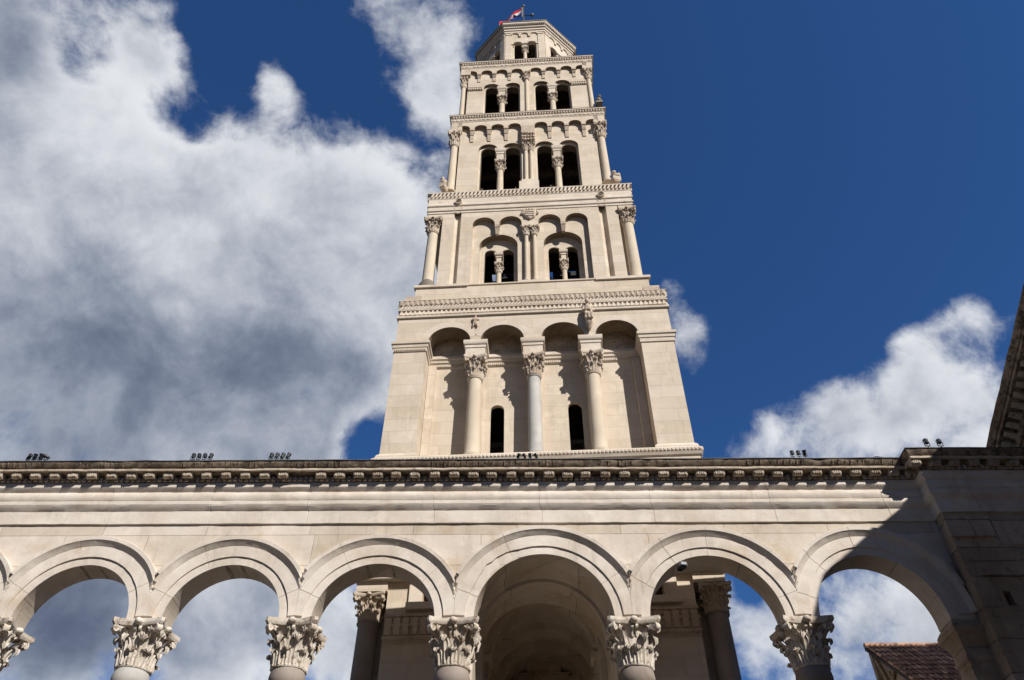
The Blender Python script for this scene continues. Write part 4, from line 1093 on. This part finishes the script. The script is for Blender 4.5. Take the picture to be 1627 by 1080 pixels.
def oct_m(k): return Matrix.Translation((-.05, YC, 0)) @ Matrix.Rotation(k * pi / 4, 4, 'Z') @ Matrix.Translation((0, -OA, 0))
for k in range(8): b.add(f, oct_m(k))
LAN = b.build('lantern', TM, TOW)
_, ml = column(LAN, -.05, YC - OA + .16, 34.25, 35.55, .085, .36, 1.3, (.19, .28, .22), M['tower_shaft'], cap=CAPTW, n=12)
for k in range(1, 8):
    v_ = oct_m(k) @ Vector((0, .16, 34.25)); recol(ml, LAN, v_.x, v_.y, v_.z, k * pi / 4)
q = MB()
octp = [(-.05 + OA / cos(pi / 8) * cos(-pi / 2 - pi / 8 + k * pi / 4), YC + OA / cos(pi / 8) * sin(-pi / 2 - pi / 8 + k * pi / 4)) for k in range(8)]
q.sweep(octp, [(0, 36.78), (.06, 36.80), (.06, 36.92), (.10, 36.95), (.10, 37.08), (.16, 37.12), (.16, 37.25), (.20, 37.27), (.20, 37.30), (.24, 37.36), (.245, 37.47), (0, 37.56)], .4, .004, close=True)
c8 = q.build('cornice', M['tower_trim'], LAN)
q = MB()
for k in range(8):
    n = 20
    for i in range(n):
        u = -.95 + 1.9 * (i + .5) / n
        l_ = MB(); l_.box(u - .026, u + .026, -.232, -.15, 37.26, 37.352); q.add(l_, oct_m(k))
q.build('dentil_row', M['grime_edge'], c8)
q = MB()
lo = [(-.05 + 2.40 / cos(pi / 8) * cos(-pi / 2 - pi / 8 + k * pi / 4), YC + 2.40 / cos(pi / 8) * sin(-pi / 2 - pi / 8 + k * pi / 4)) for k in range(8)]
lo2 = [(-.05 + (x + .05) * .97, YC + (y - YC) * .97) for x, y in lo]
prism(q, [lo2, lo, lo, [(-.05 + (x + .05) * .03, YC + (y - YC) * .03) for x, y in lo]], [37.475, 37.48, 37.54, 42.6])
q.build('spire', M['grime_edge'], LAN)
# inner beams of the tower, and floors added to keep the openings dark
q = MB()
q.box(-2.2, 2.2, YC - 2.2, YC + 2.2, 32.6, 32.75); q.box(-2.35, 2.35, YC - 2.3, YC + 2.3, 28.1, 28.25); q.box(-2.6, 2.6, YC - 2.6, YC + .15, 22.7, 22.85)
q.box(-2.6, 2.6, YC - 2.6, YC + 2.6, 17.2, 17.35)
for y in (-1.4, -.2, 1.2): q.box(-2.4, 2.4, YC + y - .12, YC + y + .12, 26.4, 26.65); q.box(-2.2, 2.2, YC + y - .1, YC + y + .1, 31.0, 31.2)
for x in (-1.7, -.4, .8, 1.7): q.box(x - .1, x + .1, YC - 2.4, YC + 2.4, 24.1, 24.3)
q.box(-1.95, -1.85, YC - .3, YC + 1.9, 19.0, 22.6); q.box(-.2, -.1, YC + .2, YC + .3, 17.4, 28)
q.build('timber_floor', M['timber'], TOW)
q = MB()
for i, x in enumerate((-1.6, -1.15, -.65, .45, .9, 1.45)): q.tube([(x, YC + .3, 22.0 + .3 * i), (x + .35, YC + 2.3, 25.2 - .25 * i)], .035, 6)
for z in (22.6, 23.3, 24.0, 24.7): q.tube([(-2.3, YC + 1.0, z), (2.3, YC + 1.3, z + .25)], .035, 6)
for x in (-.9, 1.1): q.box(x - .3, x + .5, YC + .6, YC + .75, 23.0, 23.2); q.tube([(x, YC + .7, 21.0), (x, YC + .7, 27)], .06, 6)
q.build('bell_frame', M['iron'], TOW)
q = MB(); n = 18
BELLS = []
def bell(x, y, z, sc, label):
    o = thing('bell', label, 'bell', (0, 0, 0))
    b = MB(); b.lathe([(.50, 0), (.49, .03), (.42, .12), (.34, .3), (.30, .52), (.26, .68), (.14, .76), (.06, .78), (.06, .9)], n=24, cap=True); b.build('body', M['bronze'], o, 40)
    b = MB(); b.sphere((0, 0, -.04), .08, 6); b.tube([(0, 0, -.04), (0, 0, .6)], .02, 6); b.build('clapper', M['iron'], o)
    b = MB(); b.box(-.55, .55, -.09, .09, .88, 1.06); b.build('headstock', M['timber'], o)
    o.matrix_world = Matrix.Translation(TO) @ Matrix.Rotation(TZ, 4, 'Z') @ Matrix.Diagonal((TSC, TSC, TSC, 1)) @ Matrix.Translation((x, y, z)) @ Matrix.Diagonal((sc, sc, sc, 1))
bell(.85, 3.9, 20.2, 1.0, 'bronze bell hanging behind the right pair of lights in the third storey')

TM4 = Matrix.Translation(TO) @ Matrix.Rotation(TZ, 4, 'Z') @ Matrix.Diagonal((TSC, TSC, TSC, 1))

# ------------------------------------------------------------------ carved figures on the tower
def figure(name, label, x, z, h, standing=True):
    o = thing(name, label, 'statue')
    b = MB()
    def ell(c, r, sq): b.sphere((c[0], c[1], c[2]), r, 8, sq)
    if standing:
        ell((0, -.15, .98), .085, (.92, .95, 1.2))                 # head
        ell((0, -.13, .87), .05, (1, 1, 1.3))
        ell((0, -.12, .70), .135, (1.0, .8, 1.3))                   # chest
        ell((0, -.13, .52), .14, (1.0, .85, 1.3))
        for sx in (-1, 1):
            b.tube([(sx * .13, -.12, .78), (sx * .175, -.15, .62), (sx * .06, -.26, .56), (0, -.27, .58)], [.055, .05, .042, .035], 8)
        for q_ in (-.08, 0, .08): b.tube([(q_, -.22, .62), (q_ * 1.2, -.25, .42), (q_ * 1.3, -.22, .28)], [.05, .06, .055], 8)
        ell((0, -.12, .34), .13, (1.0, .8, 1.0))
        b.tube([(-.05, -.12, .99), (.06, -.12, 1.0)], .04, 6)
    else:
        ell((0, -.06, .90), .10, (.95, .9, 1.15)); ell((0, -.05, .62), .18, (1.0, .6, 1.2)); ell((0, -.05, .32), .20, (1.05, .6, 1.1))
        for sx in (-1, 1):
            b.tube([(sx * .15, -.05, .76), (sx * .2, -.1, .55), (sx * .05, -.16, .5)], [.065, .06, .045], 8)
            b.tube([(sx * .10, -.06, .3), (sx * .14, -.1, .10), (sx * .18, -.08, 0)], [.09, .07, .05], 8)
            b.tube([(sx * .14, -.0, .75), (sx * .30, .0, .62), (sx * .26, .0, .36)], [.06, .05, .02], 8)
    b.jitter(.012, 9)
    bo = b.build('body', M['tower_cap'], o, 60)
    rm_ = bo.modifiers.new('blend', 'REMESH'); rm_.mode = 'VOXEL'; rm_.voxel_size = .016; rm_.use_smooth_shade = True
    if standing:
        q = MB(); q.lathe([(.03, -.02), (.05, .02), (.08, .10), (.105, .17), (.12, .19), (.12, .225)], 0, -.09, 14)
        for j in range(7): a = pi + pi * (j + .5) / 7; q.tube([(.04 * cos(a), -.09 + .04 * sin(a), 0), (.08 * cos(a), -.09 + .08 * sin(a), .09), (.125 * cos(a), -.09 + .125 * sin(a), .19)], [.01, .018, .022], 6)
        q.jitter(.006, 9); q.build('bracket', M['tower_cap'], o, 50)
    o.matrix_world = TM4 @ Matrix.Translation((x, .0, z)) @ Matrix.Diagonal((h * .76, h * .9, h, 1))
figure('carved_figure', 'carved stone figure standing on a leafy bracket between the third and fourth arches', 1.47, 15.98, 1.02)
figure('carved_figure', 'small carved winged figure set in the wall between the first and second arches', -1.50, 16.30, .46, False)

# ------------------------------------------------------------------ cross and flag on the spire
o = thing('cross', 'thin dark metal cross with ball ends on the very top of the tower', 'cross')
b = MB(); b.tube([(0, 0, 0), (0, 0, 2.3)], .035, 8); b.build('pole', M['iron'], o)
b = MB(); b.tube([(-.47, 0, 1.13), (.47, 0, 1.13)], .026, 8); b.build('crossbar', M['iron'], o)
for p_ in ((-.47, 0, 1.13), (.47, 0, 1.13), (0, 0, 2.33)):
    b = MB(); b.sphere((0, 0, 0), .095, 8); q = b.build('ball', M['lead'], o, 60, p_)
o.matrix_world = TM4 @ Matrix.Translation((-.13, YC, 42.55))
def flag_mat():
    m, t, bs = new_mat('flag_cloth')
    at = t.new('ShaderNodeAttribute'); at.attribute_name = 'uv2'
    sx = t.new('ShaderNodeSeparateXYZ'); t.put(sx.inputs[0], at.outputs['Vector'])
    u, v = sx.outputs[0], sx.outputs[1]
    red, white, blue = (.55, .012, .02), (.80, .80, .80), (.012, .035, .26)
    c = t.mix(t.math('GREATER_THAN', v, .6667), white, red)
    c = t.mix(t.math('LESS_THAN', v, .3333), c, blue)
    # chequered shield
    inside = t.math('MULTIPLY', t.math('LESS_THAN', t.math('ABSOLUTE', t.math('SUBTRACT', u, .5)), .13), t.math('LESS_THAN', t.math('ABSOLUTE', t.math('SUBTRACT', v, .5)), .26))
    cu = t.math('FLOOR', t.math('MULTIPLY', t.math('SUBTRACT', u, .37), 5 / .26)); cv = t.math('FLOOR', t.math('MULTIPLY', t.math('SUBTRACT', v, .24), 5 / .52))
    par = t.math('FLOORED_MODULO', t.math('ADD', cu, cv), 2.0)
    ck = t.mix(par, red, white)
    c = t.mix(inside, c, ck)
    crown = t.math('MULTIPLY', t.math('LESS_THAN', t.math('ABSOLUTE', t.math('SUBTRACT', u, .5)), .12), t.math('LESS_THAN', t.math('ABSOLUTE', t.math('SUBTRACT', v, .80)), .05))
    c = t.mix(crown, c, (.10, .25, .55))
    t.put(bs.inputs['Base Color'], c); bs.inputs['Roughness'].default_value = .8
    return m
o = thing('flag', 'red white and blue flag with a chequered shield flying from the tower top', 'flag')
b = MB(); nu, nv = 28, 12; FU = []
rows = []
for i in range(nu + 1):
    r = []
    for j in range(nv + 1):
        u, v = i / nu, j / nv
        x = -1.28 * u - .05; y = .70 * u + .13 * sin(u * 9 + v * 1.5) * u ** .5; z = (v - 1) * .86 - .30 * u ** 1.4 + .06 * sin(u * 7 + v * 2) - .10 * u * (1 - v)
        r.append((x, y, z)); FU.append((u, v, 0))
    rows.append(r)
b.grid(rows)
me = bpy.data.meshes.new('cloth'); me.from_pydata(b.v, [], b.f); me.update(); me.materials.append(flag_mat())
att = me.attributes.new('uv2', 'FLOAT_VECTOR', 'POINT'); att.data.foreach_set('vector', [q for p_ in FU for q in p_])
for p_ in me.polygons: p_.use_smooth = True
link('cloth', me, o)
b = MB(); b.tube([(-.05, 0, .02), (-.05, 0, -1.2)], .012, 6); b.build('halyard', M['white'], o)
o.matrix_world = TM4 @ Matrix.Translation((-.15, YC - .03, 44.70))

# ------------------------------------------------------------------ floodlights along the top of the cornice
def flood_meshes():
    b = MB()
    prof = [(.012, -.075), (.030, -.070), (.038, -.05), (.040, .02), (.052, .06), (.055, .085), (.050, .085)]
    b.lathe(prof, n=16)
    hs = b.mesh('housing', M['black'], 40)
    b = MB(); b.lathe([(.0005, .079), (.048, .080)], n=16, cap=False); gl = b.mesh('lens', M['glass'])
    b = MB(); b.box(-.058, -.050, -.012, .012, -.09, .012); b.box(.050, .058, -.012, .012, -.09, .012); b.box(-.058, .058, -.012, .012, -.098, -.088); b.tube([(0, 0, -.17), (0, 0, -.09)], .011, 8); b.lathe([(.03, -.178), (.03, -.168), (.012, -.165)], n=12)
    yk = b.mesh('yoke', M['black'])
    return hs, gl, yk
FHS, FGL, FYK = flood_meshes()
ORD = ['leftmost', 'second from the left', 'third from the left', 'rightmost']
def floodlights(x0, x1, n, y, z, where, tilt, yaw, bar=False, seed=0, sc=.76):
    rf_ = random.Random(seed)
    for i in range(n):
        x = x0 + (x1 - x0) * i / max(1, n - 1)
        od = ORD[i] if n == 4 else (['leftmost', 'middle', 'rightmost'][i] if n == 3 else ['left', 'right'][i])
        o = thing('floodlight', f'floodlight, {od} of {["", "", "pair", "three", "four"][n]} {where}', 'floodlight', (x, y, z + .178 * sc), rf_.uniform(-.1, .1), 'floodlights along the top of the cornice')
        o.scale = (sc, sc, sc)
        link('yoke', FYK, o)
        h = link('housing', FHS, o)
        h.rotation_euler = (tilt[i % len(tilt)] + rf_.uniform(-.1, .1), 0, yaw[i % len(yaw)] + rf_.uniform(-.15, .15))
        link('lens', FGL, h)
    if bar:
        b = MB(); b.box(x0 - .06, x1 + .14, -.02, .02, 0, .018); b.box(x0 - .02, x0 + .0, -.05, .05, -.02, 0); b.box(x1, x1 + .02, -.05, .05, -.02, 0)
        tag(b.build('mounting_bar', M['white'], None, None, (0, y + .03, z - .012)), f'thin white mounting bar under the floodlights {where}', 'bar')
floodlights(-9.62, -9.27, 4, 12.64, 10.712, 'near the left edge of the photo', (1.1, .5, .35, 1.2), (.9, .6, .3, -1.0), seed=1)
floodlights(-6.37, -6.03, 4, 12.64, 10.712, 'above the second arch from the left', (-.55, -.6, -.5, -.45), (.45, .55, .45, .1), seed=2)
floodlights(-4.83, -4.50, 4, 12.64, 10.712, 'above the third column from the left', (-.45, -.4, -.4, -.45), (.3, .1, -.1, -.5), seed=3)
floodlights(.04, .38, 4, 12.64, 10.712, 'in front of the foot of the tower', (.9, .9, .8, .9), (.5, -.5, -.3, -.6), seed=4, sc=.62)
floodlights(5.42, 5.66, 3, 12.64, 10.725, 'to the right of the tower', (-.6, -.6, .7), (-.5, -.6, -.3), True, 5)
floodlights(7.95, 8.20, 2, 12.34, 10.725, 'above the shaded end pier', (-.7, -.65), (-.5, -.5), True, 6, .95)

# lamp fixed to the fifth arch
o = thing('wall_lamp', 'small dark box lamp fixed to the front edge of the arch right of the centre', 'lamp', (2.94, 12.93, 8.60), .2)
b = MB(); b.box(-.07, .07, -.12, .02, -.05, .03); b.box(-.055, .055, -.135, -.12, -.04, .02); b.build('housing', M['black'], o)
b = MB(); b.box(-.02, .02, .0, .10, -.02, .01); b.box(-.05, .05, .06, .075, -.06, .06); b.build('bracket', M['iron'], o)
b = MB(); b.box(-.045, .045, -.137, -.135, -.03, .012); b.build('lens', M['glass'], o)

# cable lying along the cornice
pts = []
for i in range(140):
    x = -12 + i * .14
    pts.append((x, 12.63 + .02 * sin(i * .7) + .015 * nz((x, 0, 0), 1.3), 10.722 + .02 * max(0, nz((x, 3, 1), .8)) + (.06 * max(0, sin((x - 6.9) * 9)) if 6.9 < x < 7.25 else 0)))
b = MB(); b.tube(pts, .009, 5)
tag(b.build('cable', M['black']), 'thin black cable lying along the top edge of the arcade cornice', 'cable')

# ------------------------------------------------------------------ house with a tiled roof behind the right arch
HO = thing('tiled_house', 'rubble stone house with a sloping reddish tiled roof seen through the last arch', 'house', (9.87, 22.0, 0))
zt = 11.02; PM = .854; LEN = 7.5; WID = 9.0
h = MB()
ids0 = [h.vert((.12, y, z)) for y, z in ((0, 0), (0, zt - .22), (-LEN, zt - .22 - LEN * PM), (-LEN, 0))]
ids1 = [h.vert((WID, y, z)) for y, z in ((0, 0), (0, zt - .22), (-LEN, zt - .22 - LEN * PM), (-LEN, 0))]
h.face(ids0); h.face(list(reversed(ids1)))
for i in range(4): j = (i + 1) % 4; h.face((ids0[j], ids0[i], ids1[i], ids1[j]))
h.build('wall', M['house'], HO)
b = MB()
b.tube([(.06, -.15, zt - .45), (.06, -.75, zt - 1.9)], .06, 6); b.tube([(.06, -.15, zt - 1.75), (.06, -1.0, zt - 1.05)], .055, 6); b.tube([(.06, -.7, zt - 1.0), (.06, -.95, zt - 2.2)], .05, 6); b.box(.0, .13, -.10, .05, 0, zt - .2)
b.jitter(.01, 5); b.build('timber_brace', M['house'], HO)
h = MB()
h.hexa([(-.05, .08, zt - .1), (WID, .08, zt - .1), (WID, -LEN - .2, zt - .1 - LEN * PM), (-.05, -LEN - .2, zt - .1 - LEN * PM), (-.05, .08, zt), (WID, .08, zt), (WID, -LEN - .2, zt - LEN * PM), (-.05, -LEN - .2, zt - LEN * PM)])
RO = h.build('roof', M['timber'], HO)
tb = MB(); tones = []
rt_ = random.Random(5)
sl = sqrt(1 + PM * PM); cols = int(WID / .145); rws = 22
for cidx in range(cols):
    for r in range(rws):
        y0 = .06 - r * .26; y1 = y0 - .32
        xc = cidx * .145; t0 = rt_.random(); k0 = len(tb.v)
        n = 6; rows = []
        for (yy, lift, rr) in ((y0, .0, .062), (y1, .022, .072)):
            zz = zt + .01 + lift + yy * PM
            rows.append([(xc + rr * cos(pi * j / n) + rt_.uniform(-.003, .003), yy, zz + rr * .8 * sin(pi * j / n)) for j in range(n + 1)])
        tb.grid(rows); tones += [t0] * (len(tb.v) - k0)
for cidx in range(int(WID / .3)):
    k0 = len(tb.v); x0 = cidx * .3 - .05; rows = []
    for (xx, rr) in ((x0, .085), (x0 + .33, .10)):
        rows.append([(xx, .03 + rr * cos(pi * j / 6), zt + .02 + rr * .9 * sin(pi * j / 6)) for j in range(7)])
    tb.grid(rows); tones += [.15 + .4 * rt_.random()] * (len(tb.v) - k0)
me = bpy.data.meshes.new('tiles'); me.from_pydata(tb.v, [], tb.f); me.update(); me.materials.append(M['tile'])
att = me.attributes.new('tone', 'FLOAT', 'POINT'); att.data.foreach_set('value', tones)
for p_ in me.polygons: p_.use_smooth = True
link('tiles', me, RO)
